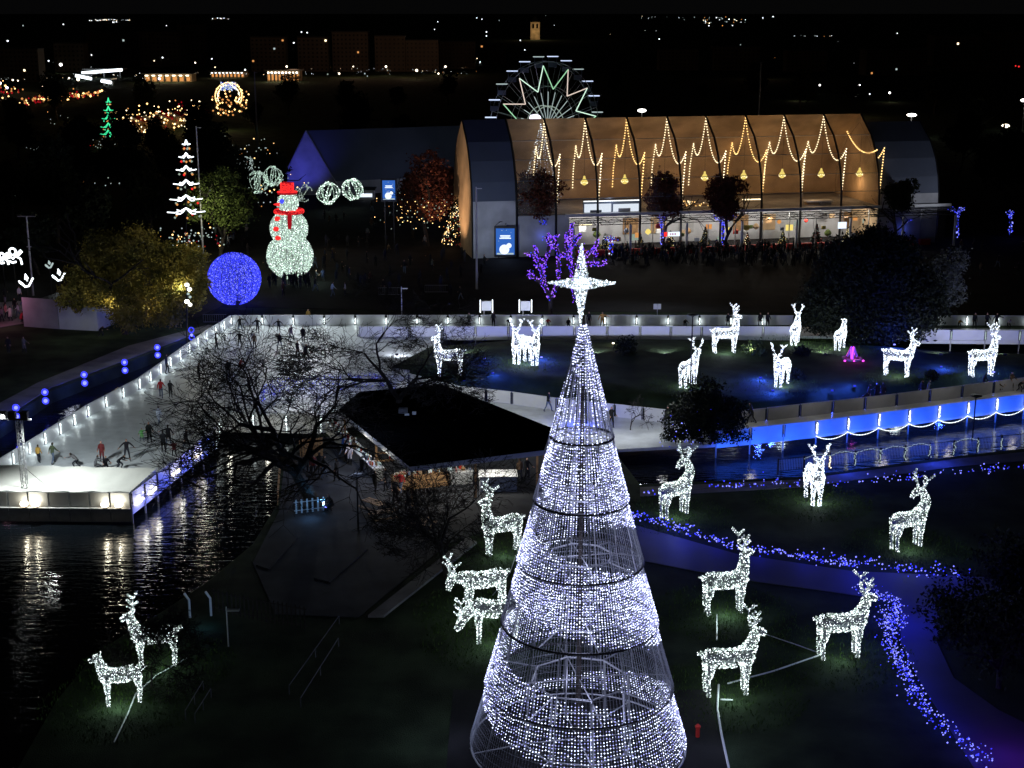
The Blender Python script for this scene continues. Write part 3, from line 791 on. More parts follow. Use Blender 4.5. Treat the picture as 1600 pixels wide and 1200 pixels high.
def simple_hut(px0, px1, py, hpx, label, m='panel', d=5, name='market_hut', roofm='dark'):
    a, b = G(px0, py), G(px1, py); h = hpx*mpp(a); w = b.x-a.x; c = (a+b)/2
    t = thing(name, label, 'hut', (c.x, a.y, 0))
    q = MB(); q.box((c.x, a.y+d/2, h/2), (w, d, h)); q.build('wall', m, t)
    q = MB(); q.box((c.x, a.y+d/2-.3, h+.12), (w+.6, d+.9, .2)); q.build('roof', roofm, t)
    q = MB(); q.box((c.x, a.y-.03, h*.45), (w*.8, .04, h*.35)); q.build('serving_hatch', 'screenw' if 'lit' in label else 'black', t)
    return t
simple_hut(560, 584, 312, 15, 'small lit white kiosk beside the glowing light arches', 'panel', 3)

# ================================================================== FERRIS WHEEL
Yw = 262.0; wc = At(852, 196, Yw); R_ = (At(852,93,Yw)-wc).length
wheel = thing('ferris_wheel', 'ferris wheel with neon star outline rising behind the hall roof', 'ferris wheel', (wc.x, Yw, 0))
WC, WS = .83, .558
def wp(r, a, dy=0): return Vector((wc.x + r*math.cos(a)*WC - dy*WS, Yw + r*math.cos(a)*WS + dy*WC, wc.z + r*math.sin(a)))
for r in (.97, .60, .30):
    for dy in (-.9, .9):
        q = MB(); q.tube([wp(R_*r, 2*PI*i/64, dy) for i in range(64)], .07, 4, closed=True); q.build('rim','g2' if r < .5 else ('steel'),wheel)
for i in range(24):
    a = 2*PI*i/24
    q = MB(); q.tube([wp(.6, a, -.5), wp(R_*.97, a, -.9)], .05, 4); q.tube([wp(.6, a, .5), wp(R_*.97, a, .9)], .04, 4); q.build('spoke','steel',wheel)
    q = MB(); q.tube([wp(.6, a, -.75), wp(R_*.52, a, -.85)], .06, 4); q.build('spoke_light','w2',wheel)
star = []
for i in range(24):
    a = PI/2 + .12 + 2*PI*i/24; star.append(wp(R_*(.92 if i % 2 == 0 else .56), a, -1.1))
for i in range(24):
    q = MB(); q.tube([star[i], star[(i+1) % 24]], .09, 5); q.build('neon_bar', ['g1','warmpale','greenpale'][(i//2) % 3], wheel)
for i in range(24):
    a = 2*PI*(i+.5)/24; p = wp(R_*1.02, a)
    q = MB(); q.box(p+Vector((0,0,-1.1)), (1.5,1.3,.85)); q.box(p+Vector((0,0,.25)), (1.7,1.5,.1));
    for sx in (-.7,.7):
        for sy in (-.6,.6): q.tube([p+Vector((sx,sy,-.8)), p+Vector((sx,sy,.25))], .04, 4)
    gnd = q.build('gondola','navy',wheel)
    q = MB(); q.box(p+Vector((0,-.1,.38)), (2.0,1.5,.10)); q.build('canopy_light', 'w3' if i % 3 else 'w2', gnd)
for dy in (-1.8, 1.8):
    for s in (-1, 1):
        q = MB(); q.tube([wp(0,0,dy), (wc.x+s*6.5, Yw+dy*1.8, 0)], .22, 6); q.build('support_leg','steel',wheel)
q = MB(); q.tube([wp(0,0,-2), wp(0,0,2)], .55, 12); q.build('hub','steel',wheel)
vl = At(836, 186, 250)
fl = thing('flood_lamp', 'violet-white floodlight glaring at the foot of the ferris wheel', 'floodlight', (vl.x, 250, 0))
q = MB(); q.tube([(vl.x,250,0),(vl.x,250,vl.z-.6)], .09, 6); q.build('pole','steel',fl)
q = MB(); q.lathe((vl.x,250,vl.z-.6), [(.1,0),(.8,.2),(1.0,.7),(.8,1.2),(.1,1.4)], 12); q.build('lamp_head','violet',fl)
lamp('POINT', (vl.x, 249, vl.z+.3), 500, (.7,.6,1), fl, .5)

# ================================================================== SNOWMAN AND GLOBE
def fib(n):
    i = np.arange(n)+.5; ph = np.arccos(1-2*i/n); th = PI*(1+5**.5)*i
    return np.stack([np.cos(th)*np.sin(ph), np.sin(th)*np.sin(ph), np.cos(ph)], 1)
sb = G(454, 436); sp = mpp(sb); sc = .97
snow = thing('light_snowman', 'giant snowman of mint-white lights with red hat, scarf and buttons', 'light sculpture', sb)
def sat(px, py): return At(px, py, sb.y+.5)
def ball(nm, px, py, rpx, n, squash=1.0, mats=('g1','g2','gbr','w2'), prob=(.28,.38,.09,.25), dark='dark', cut=None):
    c = sat(px, py); r = rpx*sp
    q = MB(); k = 12
    for j in range(k):
        a = PI*j/k; q.tube([c+Vector((r*math.cos(t)*math.cos(a), r*math.cos(t)*math.sin(a), r*squash*math.sin(t))) for t in np.linspace(0,2*PI,25)[:-1]], .03, 3, closed=True)
    o = q.build(nm, dark, snow)
    P = fib(n); P = P*RNG.uniform(.94,1.02,(n,1)); rad = RNG.uniform(.045,.085,n)
    q = MB(); P2 = P*r; P2[:,2] *= squash; q.bulbs(P2+np.array(c), rad, RNG.choice(len(mats), n, p=prob)); q.build('bulbs', list(mats), o, kind='stuff')
    return c, r
ball('lower_ball', 453, 400, 35, 6800); ball('middle_ball', 451.5, 357, 28.5, 4600, .98); hc, hr = ball('head', 450, 317, 15.5, 1700)
q = MB(); h0 = sat(449, 303); q.lathe(h0, [(15*sp,0),(15*sp,.25),(9*sp,.3),(9.5*sp,17*sp),(.1,17*sp)], 18); ho = q.build('hat','reddim',snow)
n = 700; a = RNG.uniform(0,2*PI,n); z = RNG.uniform(.3,17*sp,n); q = MB(); q.bulbs(np.stack([h0.x+9.7*sp*np.cos(a), h0.y+9.7*sp*np.sin(a), h0.z+z],1), .07, 0)
n = 260; a = RNG.uniform(0,2*PI,n); r = RNG.uniform(9,15.3,n)*sp; q.bulbs(np.stack([h0.x+r*np.cos(a), h0.y+r*np.sin(a), h0.z+.28+0*a],1), .07, 0); q.build('hat_bulbs','red',ho,kind='stuff')
c_ = sat(451.5, 330)
q = MB(); q.tube([c_+Vector((20*sp*math.cos(t), 20*sp*math.sin(t), .12*math.sin(2*t))) for t in np.linspace(0,2*PI,33)[:-1]], .22, 8, closed=True); so = q.build('scarf','reddim',snow)
n = 900; a = RNG.uniform(0,2*PI,n); b2 = RNG.uniform(0,2*PI,n); R1 = 20*sp+.25*np.cos(b2); q = MB(); q.bulbs(np.stack([c_.x+R1*np.cos(a), c_.y+R1*np.sin(a), c_.z+.25*np.sin(b2)],1), .06, 0)
q.build('scarf_bulbs','red',so,kind='stuff')
mc = sat(451.5,357); mr = 28.5*sp
def onball(px, py):
    d = ray(px, py); o = Vector((0,0,CAMZ)); oc = o-mc; b = d.dot(oc); A = d.dot(d); cc = oc.dot(oc)-mr*mr*1.05; disc = b*b-A*cc
    t = (-b-math.sqrt(max(disc,0)))/A; return o+d*t
q = MB(); q.tube([onball(452.5, y) for y in (334,342,350,358)], [.28,.30,.28,.2], 6); q.build('scarf_tail','reddim',snow)
for (x, y) in ((432,342),(430,358),(433,372)):
    q = MB(); p = onball(x+1.5, y); q.lathe(p-Vector((0,0,.3)), [(.05,0),(.34,.1),(.38,.35),(.28,.55),(.05,.62)], 10); q.build('button','red',snow)
q = MB(); nb = hc+Vector((-hr*.75,-hr*.6,-.1)); q.tube([nb, nb+Vector((-.7,-.3,.05))], [.26,.05], 8); q.build('nose','red',snow)
q = MB(); q.lathe(hc+Vector((-hr*.45,-hr*.86,.35)), [(.05,-.3),(.3,-.12),(.3,.15),(.05,.3)], 8); q.build('eye','b1',snow)
lamp('POINT', sat(453,400)+Vector((0,-1,-1.2)), 160, (.7,1,.85), snow, 1.5); lamp('POINT', sat(453,400)+Vector((4,-3,-1.6)), 60, (.7,1,.85), snow, .5)
gb = G(368, 474); gr = 40*mpp(gb)
globe = thing('light_globe', 'large hollow globe of deep blue lights beside the yellow autumn tree', 'light sculpture', gb)
gc = gb+Vector((0,0,gr*.95))
q = MB()
for j in range(10):
    a = PI*j/10; q.tube([gc+Vector((gr*math.cos(t)*math.cos(a), gr*math.cos(t)*math.sin(a), gr*math.sin(t))) for t in np.linspace(0,2*PI,33)[:-1]], .03, 3, closed=True)
q.build('frame','dark',globe)
P = fib(8500); P = P[P[:,2] > -.93]; door = (np.arctan2(P[:,1],P[:,0]) > -1.35)&(np.arctan2(P[:,1],P[:,0]) < -1.0)&(P[:,2] < -.45); P = P[~door]
q = MB(); q.bulbs(P*gr*RNG.uniform(.97,1.01,(len(P),1))+np.array(gc), RNG.uniform(.035,.062,len(P)), RNG.choice(3,len(P),p=[.6,.12,.28])); q.build('bulbs',['b1','b2','b3'],globe,kind='stuff')
lamp('POINT', gc, 260, (.1,.12,1), globe, 1.0)
# light cages and arches
def cage(px, py, rpx, Y, label, mats, n=7, tilt=.3):
    c = At(px, py, Y); r = rpx*mpp(c)
    t = thing('light_ball', label, 'light sculpture', (c.x, Y, 0))
    for j in range(n):
        a = PI*j/n + random.uniform(-.2,.2); pts = []; k0 = random.randint(0,40); kn = random.randint(22,44) if n < 7 else random.randint(34,48)
        ex = random.uniform(.8,1.12)
        for k in range(k0, k0+kn):
            th = 2*PI*k/48; v = Vector((r*ex*math.cos(th)*math.cos(a), r*math.cos(th)*math.sin(a), r*math.sin(th)))
            v = Matrix.Rotation(tilt+random.uniform(-.02,.02), 3, 'Y') @ Matrix.Rotation(.4, 3, 'X') @ v; pts.append(tuple(c+v))
        q = MB(); q.tube([Vector(p) for p in pts], .02, 3, m=1, caps=False); pk = [p for p in pts if random.random() < .8]; q.bulbs(jit(pk,.05), RNG.uniform(.05,.13,len(pk)), RNG.integers(0,3,len(pk))); q.build('hoop', mats, t)
    q = MB(); q.tube([(c.x, Y, 0), (c.x, Y, max(.2, c.z-r))], .07, 5); q.build('post','dark',t)
cage(513, 302, 17, G(515,330).y, 'left of two light hoop cages beside the pale kiosk', ['g2','g1','gbr'])
cage(551, 296, 16, G(550,325).y, 'right of two light hoop cages beside the pale kiosk', ['g2','g1','gbr'], tilt=-.2)
cage(402, 285, 17, G(405,340).y, 'lower left light hoop cage among the dark trees behind the snowman', ['g2','g1','w2'])
cage(427, 275, 15, G(405,340).y, 'light hoop cage right behind the snowman hat on its left', ['g2','g1','w2'], 6)
cage(384, 258, 14, G(385,330).y, 'upper left light hoop cage among the dark trees', ['g2','w2','w2'], 5)
cage(474, 302, 14, G(470,345).y, 'light hoop cage half hidden behind the snowman head on its right', ['g2','g2','w2'], 4, .6)

# pagoda light trees
def pagoda(px, tiers, pyb, label, m, ball_m, lampc):
    b = G(px, pyb); Y = b.y; s = mpp(b)
    t = thing('light_tree', label, 'light sculpture', b)
    q = MB(); q.tube([b, At(px, tiers[0][0]-6, Y)], .06, 5); q.build('mast','dark',t)
    for i, (y, w) in enumerate(tiers):
        c = At(px, y, Y); W_ = w*s; H_ = 7*s
        for a in np.linspace(0, 2*PI, 7)[:-1]:
            d = Vector((math.cos(a+.2), math.sin(a+.2), 0))
            pts = [c+Vector((0,0,H_)), c+d*W_*.28+Vector((0,0,H_*.35)), c+d*W_*.6, c+d*W_+Vector((0,0,H_*.15))]
            q = MB(); q.tube(pts, .07 if w > 5.5 and pyb > 300 else .08, 5); q.build('arm_light', m, t)
        q = MB(); 
        for k in range(5): a = k*1.3+i; q.bulbs([tuple(c+Vector((W_*.7*math.cos(a), W_*.7*math.sin(a), -.5)))], .18, k % len(ball_m))
        q.build('baubles', ball_m, t, kind='stuff')
    return t
pagoda(291, [(226,6),(246,11),(266,15),(288,19),(312,24),(332,28)], 430, 'tall tiered tree of white light arcs behind the autumn tree', 'w1', ['warmdim','g2','red'], None)
pagoda(169.5, [(160,4),(173,7),(186,9.5),(199,11.5),(210,12)], 232, 'small tiered tree of green light arcs far off beside the fair', 'green', ['warmdim','green'], None)
for k, (x, y, r) in enumerate(((20,400,14),(3,404,10),(92,431,10),(41,440,11),(77,414,6))):
    Y = G(x, y+50).y; c = At(x, y, Y); s = mpp(c)
    t = thing('light_figure', ['winged figure outlined in white light at the left edge','part of a light figure cut by the left edge','curved white light figure right of the lamp pole','small white light figure low beside the lamp pole base','tiny white light figure above the curved one'][k], 'light sculpture', (c.x, Y, 0))
    q = MB(); q.tube([(c.x,Y+.1,0),(c.x,Y+.1,c.z)], .06, 5); q.build('post','dark',t)
    R = r*s
    if k < 2: curves = [[(math.cos(a)*.35, .45+math.sin(a)*.35) for a in np.linspace(0,2*PI,14)], [(-.3,.1),(-1,.0),(-.6,.3),(-.2,.35)], [(.3,.1),(.9,.6),(1,.5),(.5,0)], [(-.5,-.9),(-.7,-.3),(-.2,-.1),(0,-.3),(.3,0),(.8,-.3),(.9,-.9)], [(-.4,-.5),(-.1,-.7),(.3,-.6)]]
    else: curves = [[(-1,.1),(-.5,-.3),(-.2,-.7),(.3,-.6),(.6,-.1),(.95,.5)], [(-.1,.3),(0,1),(.25,.5),(.1,.1)], [(-.9,-.1),(-.4,-.5)]]
    for cu in curves:
        q = MB(); q.tube([c+Vector((a*R, 0, b*R)) for a, b in cu], .13 if k < 2 else .11, 5); q.build('light_tube_line', 'w1' if k < 4 else 'w2', t)
# ================================================================== CONE TREE
TC = G(903, 1163); TR = 5.0; TZ = At(905, 503, TC.y).z
def trad(z): 
    f = max(0, 1-z/TZ); seg = [.0, .155, .31, .455, .60, .745, 1.0]
    base = TR*f + .10
    for a, b in zip(seg, seg[1:]):
        if a <= z/TZ < b: base += .16*((b - z/TZ)/(b-a))*(f**.5) ; break
    return base
cone = thing('light_cone_tree', 'towering cone tree of white light strings with dark hoops in the middle of the lawn', 'light tree', TC)
ringz = [.06, TZ*.155, TZ*.31, TZ*.455, TZ*.60, TZ*.745]
def circ(r, z, n=48, ph=0): return [TC+Vector((r*math.cos(2*PI*i/n+ph), r*math.sin(2*PI*i/n+ph), z)) for i in range(n)]
for z in ringz:
    r = trad(z)-.04 if z > .1 else TR+.12
    q = MB(); q.tube(circ(r, z), .065 if z > .1 else .05, 6, closed=True); q.build('hoop','dark' if z > .1 else 'steel',cone)
    ri = r*.52; z2 = z+.25
    q = MB(); q.tube(circ(ri, z2, 8, .2), .045, 5, closed=True); q.build('inner_hoop','steel',cone)
    for k in range(8):
        a = 2*PI*k/8+.2; d = Vector((math.cos(a), math.sin(a), 0)); q = MB(); q.tube([TC+d*ri+Vector((0,0,z2)), TC+d*r+Vector((0,0,z))], .035, 5); q.build('brace','steel',cone)
    for k in range(4):
        a = 2*PI*k/4+.2; d = Vector((math.cos(a), math.sin(a), 0)); q = MB(); q.tube([TC+Vector((0,0,z2)), TC+d*ri+Vector((0,0,z2))], .03, 5); q.build('inner_brace','steel',cone)
for k in range(16):
    a = 2*PI*k/16+.1
    q = MB(); q.tube([TC+Vector((trad(z)*.985*math.cos(a), trad(z)*.985*math.sin(a), z)) for z in np.linspace(.05, TZ-.2, 26)], .032, 4); q.build('rib','steel',cone)
q = MB(); q.tube([TC, TC+Vector((0,0,TZ+.3))], [.14,.07], 8); q.build('mast','bark',cone)
for k in range(8):
    a = 2*PI*k/8+.2; d = Vector((math.cos(a), math.sin(a), 0)); q = MB(); q.tube([TC+d*2.6, TC+d*2.6*.93+Vector((0,0,ringz[1]+.2))], .06, 5); q.build('inner_leg','steel',cone)
# strings: bulbs hang in columns between hoops
lit_p = []; lit_m = []; off_p = []; wires = MB(); pitch = 5.8
bands = [(0.35, ringz[1]), (ringz[1], ringz[2]), (ringz[2], ringz[3]), (ringz[3], ringz[4]), (ringz[4], ringz[5]), (ringz[5], TZ-.1)]
for bi, (z0, z1) in enumerate(bands):
    nc = int(2*PI*trad((z0+z1)/2)/(.15 if bi < 2 else .125)); nz = int((z1-z0)/(.145 if bi < 2 else .12))
    for c in range(nc):
        a = 2*PI*c/nc; ca, sa = math.cos(a), math.sin(a)
        wires.tube([TC+Vector((trad(z)*ca, trad(z)*sa, z)) for z in (z0, (z0+z1)/2, z1-.02)], .008, 3, caps=False)
        for j in range(nz):
            z = z0 + (z1-z0)*(j+.5)/nz + random.gauss(0,.016); r = trad(z)+random.gauss(0,.008)
            th = (a + PI/2 + PI) % (2*PI)          # 0 at the side turned to the camera
            ph = ((z - 4.1 + pitch*((a-PI) % (2*PI))/(2*PI))/pitch + .5) % 1.0 - .5
            ph += random.gauss(0,.008)
            p = (TC.x+r*ca, TC.y+r*sa, z)
            dark = abs(ph) > (.27 if z < 8 else (.31 if z < 12.5 else .37))
            if random.random() < .06: dark = True
            if dark: off_p.append(p)
            else: lit_p.append(p); lit_m.append(0 if random.random() < .55 else 1)
    for j in range(int((z1-z0)/.38)):
        z = z0 + j*.38; wires.tube([TC+Vector((trad(z)*math.cos(t), trad(z)*math.sin(t), z)) for t in np.linspace(0,2*PI,41)[:-1]], .007, 3, closed=True)
wires.build('string_wires','wire',cone,kind='stuff')
q = MB(); q.bulbs(lit_p, RNG.uniform(.021,.040,len(lit_p)), np.array(lit_m)); q.build('lit_bulbs',['v1','v2'],cone,kind='stuff')
q = MB(); q.bulbs(off_p, .026, 0); q.build('unlit_bulbs','off',cone,kind='stuff')
for z, p in ((1.2,130),(4,150),(7,130),(10,110),(13,80),(16,50)):
    lamp('POINT', TC+Vector((0,-trad(z)*.45,z)), p*.75, (.62,.66,1), cone, .6)
    lamp('POINT', TC+Vector((0,trad(z)*.5,z+.8)), p*.5, (.62,.66,1), cone, .6)
lamp('POINT', TC+Vector((-6.2,0,2.2)), 90, (.55,.62,1), cone, .8); lamp('POINT', TC+Vector((6.4,-1,2.2)), 110, (.55,.62,1), cone, .8)
# platform under the tree, red marker posts
q = MB(); q.prism([TC+Vector((x,y,0)) for x,y in ((-6.2,-6.5),(6.9,-6.5),(6.9,5.6),(-6.2,5.6))], 0, .03); tag(q.build('paved_base','plaza'), 'square dark paved base under the cone tree', 'platform')
for k, (x, y) in enumerate(((1090,1152),)):
    p = G(x, y); t = thing('marker_post', ['small red marker post right of the cone tree foot','second red marker post just below the first at the tree base'][k], 'post', p)
    q = MB(); q.tube([p, p+Vector((0,0,.5))], .1, 8); q.lathe(p+Vector((0,0,.5)), [(.12,0),(.14,.1),(.05,.2)], 8); q.build('post','red_cloth',t)
# star on top
SC = At(908, 443, TC.y); st = thing('light_star', 'four-pointed star packed with white lights on top of the cone tree', 'light star', SC-Vector((0,0,2.3)))
tips = [(Vector((0,0,1)), 1.75, .36), (Vector((0,0,-1)), 1.75, .34), (Vector((1,0,.02)), 1.48, .32), (Vector((-1,0,.02)), 1.42, .32), (Vector((0,-1,0)), .8, .3), (Vector((0,1,0)), .8, .3)]
for d, L, w in tips:
    a = d.cross(Vector((0,1,0) if abs(d.y) < .5 else (1,0,0))).normalized(); b = d.cross(a)
    corners = [SC+a*w+b*0, SC+b*w, SC-a*w, SC-b*w]; tip = SC+d*L
    q = MB()
    for c in corners: q.tube([c, tip], .02, 4)
    for f in (.0,.3,.6): q.tube([c.lerp(tip, f) for c in corners], .015, 4, closed=True)
    sp_ = q.build('spike','wire',st)
    n = int(L*190); u = RNG.uniform(0,1,n)**1.25; k = RNG.integers(0,4,n); s2 = RNG.uniform(0,1,n); pts = []
    for i in range(n):
        e = corners[k[i]].lerp(corners[(k[i]+1)%4], s2[i]).lerp(tip, u[i]); pts.append(tuple(e))
    q = MB(); q.bulbs(jit(pts,.02), RNG.uniform(.025,.045,n), RNG.choice(3,n,p=[.40,.25,.35])); q.build('bulbs',['w1','w3','w2'],sp_,kind='stuff')
q = MB(); q.tube([TC+Vector((0,0,TZ)), SC-Vector((0,0,1.6))], .05, 6); q.build('spigot','wire',st)
lamp('POINT', SC+Vector((0,-.9,0)), 60, (.85,.92,1), st, .3)

# ================================================================== REINDEER
def deer_mesh(variant):
    """limb list: (points, radii, part)"""
    b = []; A = []
    T = lambda pts, r: b.append(([Vector(p) for p in pts], r))
    T([(-1.3,0,2.0),(-.9,0,2.08),(-.2,0,1.98),(.5,0,2.0),(.95,0,2.12),(1.22,0,2.3)], [.33,.50,.49,.48,.52,.38])
    T([(-1.2,0,2.15),(-1.5,0,2.42),(-1.6,0,2.28)], [.12,.10,.04])
    for s in (-1,1):
        T([(-.95,s*.25,1.95),(-1.02,s*.27,1.25),(-1.12,s*.27,.95),(-1.0,s*.27,0)], [.32,.19,.13,.11])
        T([(.92,s*.22,1.95),(.96,s*.25,1.1),(.93,s*.25,.9),(.95,s*.25,0)], [.29,.17,.13,.11])
    if variant == 'up':   neck = [(1.05,0,2.35),(1.28,0,2.9),(1.38,0,3.35)]; hd = [(1.32,0,3.42),(1.65,0,3.36),(1.95,0,3.22)]; ant = (1.32,0,3.55); fwd = 1
    if variant == 'tall': neck = [(1.0,0,2.35),(1.12,0,3.0),(1.1,0,3.6)]; hd = [(1.06,0,3.66),(1.4,0,3.66),(1.68,0,3.58)]; ant = (1.05,0,3.8); fwd = 1
    if variant == 'fwd': neck = [(1.1,0,2.3),(1.5,0,2.75),(1.78,0,3.1)]; hd = [(1.74,0,3.18),(2.05,0,3.05),(2.3,0,2.86)]; ant = (1.7,0,3.32); fwd = 1
    if variant == 'back': neck = [(1.05,0,2.3),(1.45,0,2.95),(1.25,0,3.55),(.85,0,3.85)]; hd = [(.8,0,3.85),(.4,0,3.7),(.15,0,3.42)]; ant = (.75,0,3.92); fwd = -1
    if variant == 'graze': neck = [(1.05,0,2.2),(1.55,0,2.35),(2.0,0,2.25)]; hd = [(2.0,0,2.3),(2.15,0,1.95),(2.2,0,1.6)]; ant = (2.15,0,2.45); fwd = 1
    if variant == 'lowgraze': neck = [(1.05,0,2.05),(1.55,0,1.75),(1.85,0,1.3)]; hd = [(1.85,0,1.3),(2.05,0,.95),(2.25,0,.7)]; ant = (2.1,0,1.3); fwd = 1
    T(neck, [.42,.30,.24,.22][:len(neck)]); T(hd, [.25,.22,.12])
    for s in (-1,1):
        hv = Vector(hd[0]); T([hv+Vector((-.05*fwd, s*.15, .1)), hv+Vector((-.15*fwd, s*.42, .2))], [.09,.03])
        a = Vector(ant); fx = .15*fwd
        stem = [a+Vector((0,s*.1,0)), a+Vector((-fx*1.2,s*.38,.35)), a+Vector((-fx,s*.55,.75)), a+Vector((fx*.8,s*.5,1.12))]
        A.append([(stem, [.07,.06,.05,.04]), ([stem[1], stem[1]+Vector((fx*2.6,s*.10,.4))], [.07,.05]), ([stem[2], stem[2]+Vector((-fx*2.0,s*.26,.36))], [.07,.05]), ([stem[2], stem[2]+Vector((fx*2.2,-s*.16,.36))], [.07,.05])])
    return b, A
def surf_pts(limbs, dens):
    out = []; ph = [random.uniform(0,6) for _ in range(3)]
    for pts, r in limbs:
        for i in range(len(pts)-1):
            a, c = pts[i], pts[i+1]; L = (c-a).length; ra, rb = r[i], r[i+1]
            n = max(3, int(2*PI*(ra+rb)/2*L*dens)); d = (c-a).normalized()
            u = d.cross(Vector((0,0,1))); u = u.normalized() if u.length > .05 else Vector((1,0,0)); v = d.cross(u)
            for _ in range(n):
                t = random.random(); th = random.uniform(0,2*PI); R = (ra+(rb-ra)*t)*random.uniform(.9,1.06)
                e = a+d*L*t+(u*math.cos(th)+v*math.sin(th))*R
                if math.sin(e.x*7+ph[0])+math.sin(e.y*9+ph[1]+e.z*3)+math.sin(e.z*8+ph[2]) < -1.7 and random.random() < .6: continue
                out.append(tuple(e))
    return out
def make_deer(variant, label, mats=('w2','g1','w1','gbr'), antlers=True, r0=.030):
    root = thing('reindeer_light', label, 'light reindeer')
    b, A = deer_mesh(variant)
    q = MB()
    for pts, r in b:
        q.tube(pts, [x*.5 for x in r], 6)                         # inner frame tube
        cum = resample(pts, .22)
    fr = q.build('body', 'skirt', root, local=True)
    P = surf_pts(b, 120)
    q = MB(); q.bulbs(P, RNG.uniform(r0*.6, r0*1.25, len(P)), RNG.choice(4, len(P), p=[.40,.22,.26,.12])); q.build('bulbs', list(mats), root, local=True, kind='stuff')
    if antlers:
        for an in A:
            q = MB()
            for pts, r in an: q.tube(pts, [x*.5 for x in r], 5)
            ao = q.build('antler', 'wire', root, local=True)
            P = surf_pts(an, 105); q = MB(); q.bulbs(P, RNG.uniform(r0*.6, r0*1.1, len(P)), RNG.choice(4, len(P), p=[.40,.22,.26,.12])); q.build('antler_bulbs', list(mats), ao, local=True, kind='stuff')
    return root
protos = {}
def deer(px, py, rz, label, variant='up', bright=False, z=0.0, sc=1.0, fawn=False, power=34):
    key = (variant, bright, fawn)
    mats = ('w1','w1','w3','w1') if bright else ('w2','g2','w1','gbr')
    p = G(px, py, z)
    if key not in protos:
        o = make_deer(variant, label, mats, not fawn, .035 if bright else .034); protos[key] = o
    else: o = copy_tree(protos[key], p, 0, label)
    o.location = p; o.rotation_euler = (0,0,math.radians(rz)); o.scale = (sc,)*3; o['label'] = label; o['group'] = 'light reindeer'
    DEER.append((p, z, power, bright, sc))
    return o
DEER = []
deer(1131, 957, 12, 'light reindeer behind the nearest one right of the cone tree, facing right', 'tall')
deer(1135, 1084, 8, 'nearest light reindeer just right of the cone tree with a cable at its feet')
deer(1311, 1026, 10, 'light reindeer standing alone on the lawn left of the blue rope bend')
deer(1416, 856, 28, 'light reindeer arching its neck back at the right of the lawn', 'back')
deer(1270, 784, -88, 'bright light reindeer facing straight out in front of the blue skirt', 'up', True)
deer(1054, 806, 40, 'light reindeer with raised neck standing by itself just right of the cone tree top half', 'back')
deer(785, 864, 205, 'light reindeer beside the small bare tree left of the cone tree', 'tall')
deer(757, 955, 200, 'light reindeer dipping its head, the upper of the overlapping pair left of the cone', 'graze')
deer(775, 1003, 180, 'light reindeer with lowered head, front of the overlapping pair left of the cone', 'lowgraze')
deer(193, 1098, 200, 'small antlerless light fawn by the pond at lower left', 'up', False, 0, .78, True)
deer(246, 1040, 195, 'light reindeer screened by dark twigs beside the pond at lower left', 'up', False, 0, .88)
ISZ = .5
deer(702, 587, 190, 'bright reindeer at the left end of the island facing left', 'tall', True, ISZ)
deer(811, 566, 255, 'bright reindeer, back one of the pair standing close together on the island', 'up', True, ISZ)
deer(830, 568, 290, 'bright reindeer, front one of the close pair on the island near a blue lamp', 'up', True, ISZ)
deer(1132, 551, 8, 'bright reindeer in profile on the island before the far barrier', 'tall', True, ISZ)
deer(1075, 603, 55, 'bright reindeer cut by a dark lamp pole on the island', 'fwd', True, ISZ, .95)
deer(1221, 602, 240, 'bright reindeer facing out beside the blue-lit bank of the island', 'fwd', True, ISZ, .95)
deer(1242, 537, 70, 'small far reindeer at the left foot of the round dark tree', 'up', True, ISZ, .85)
deer(1312, 545, 60, 'antlerless bright reindeer half hidden under the round dark tree', 'up', True, ISZ, .8, True)
deer(1401, 587, 330, 'bright reindeer right of the magenta fountain on the island', 'up', True, ISZ)
deer(1533, 587, 12, 'bright reindeer at the far right end of the island', 'tall', True, ISZ)
for p, z, w, br, sc_ in DEER:
    lamp('POINT', p+Vector((0,-.7,.75)), w*(4.0 if br else 1.9), (.75,1,.9) if not br else (.8,.95,1), None, .35, name='deer_glow')
# cables on the lawn
def cable(px, label, r=.035, m='panel'):
    P = [G(x, y, .04) for x, y in px]; q = MB(); q.tube(P, r, 5); return tag(q.build('cable', m), label, 'cable')
cable([(1123,1070),(1121,1108),(1128,1150),(1140,1205)], 'pale cable running down from the nearest reindeer to the bottom edge', .06)
cable([(1126,1093),(1145,1094)], 'short stub of pale conduit beside the nearest reindeer cable', .05)
cable([(1137,1068),(1210,1048),(1285,1022)], 'pale cable linking the nearest reindeer to the lone one', .045)
cable([(1170,982),(1240,1006),(1285,1022)], 'thin cable running from the antlered reindeer back to the lone one', .03, 'steel')
cable([(1120,960),(1120,1000)], 'short upright-looking cable between the two left lawn reindeer', .04, 'steel')
cable([(292,1028),(245,1055),(212,1084),(200,1115),(178,1160)], 'pale cable curving from the pond reindeer past the fawn', .04)
cable([(806,868),(797,895),(770,930)], 'thin cable between reindeer left of the cone', .03, 'steel')
for k, px in enumerate((((290,1125),(318,1078)),((305,1130),(330,1090)),((530,975),(452,1085)),((529,1010),(470,1105)))):
    P = [G(x, y, .05) for x, y in px]; q = MB(); q.tube([P[0]+Vector((0,0,.5)), P[1]+Vector((0,0,.5))], .025, 5)
    t = thing('path_rail', ['left rail of the lower left path pair','right rail of the lower left path pair','upper rail of the handrail pair beside the dark path','lower rail of the handrail pair beside the dark path'][k], 'rail', P[0])
    q.build('rail','skirt',t)
    for f in (0,.5,1): 
        q = MB(); a = P[0].lerp(P[1], f); q.tube([a, a+Vector((0,0,.5))], .025, 5); q.build('post','skirt',t)
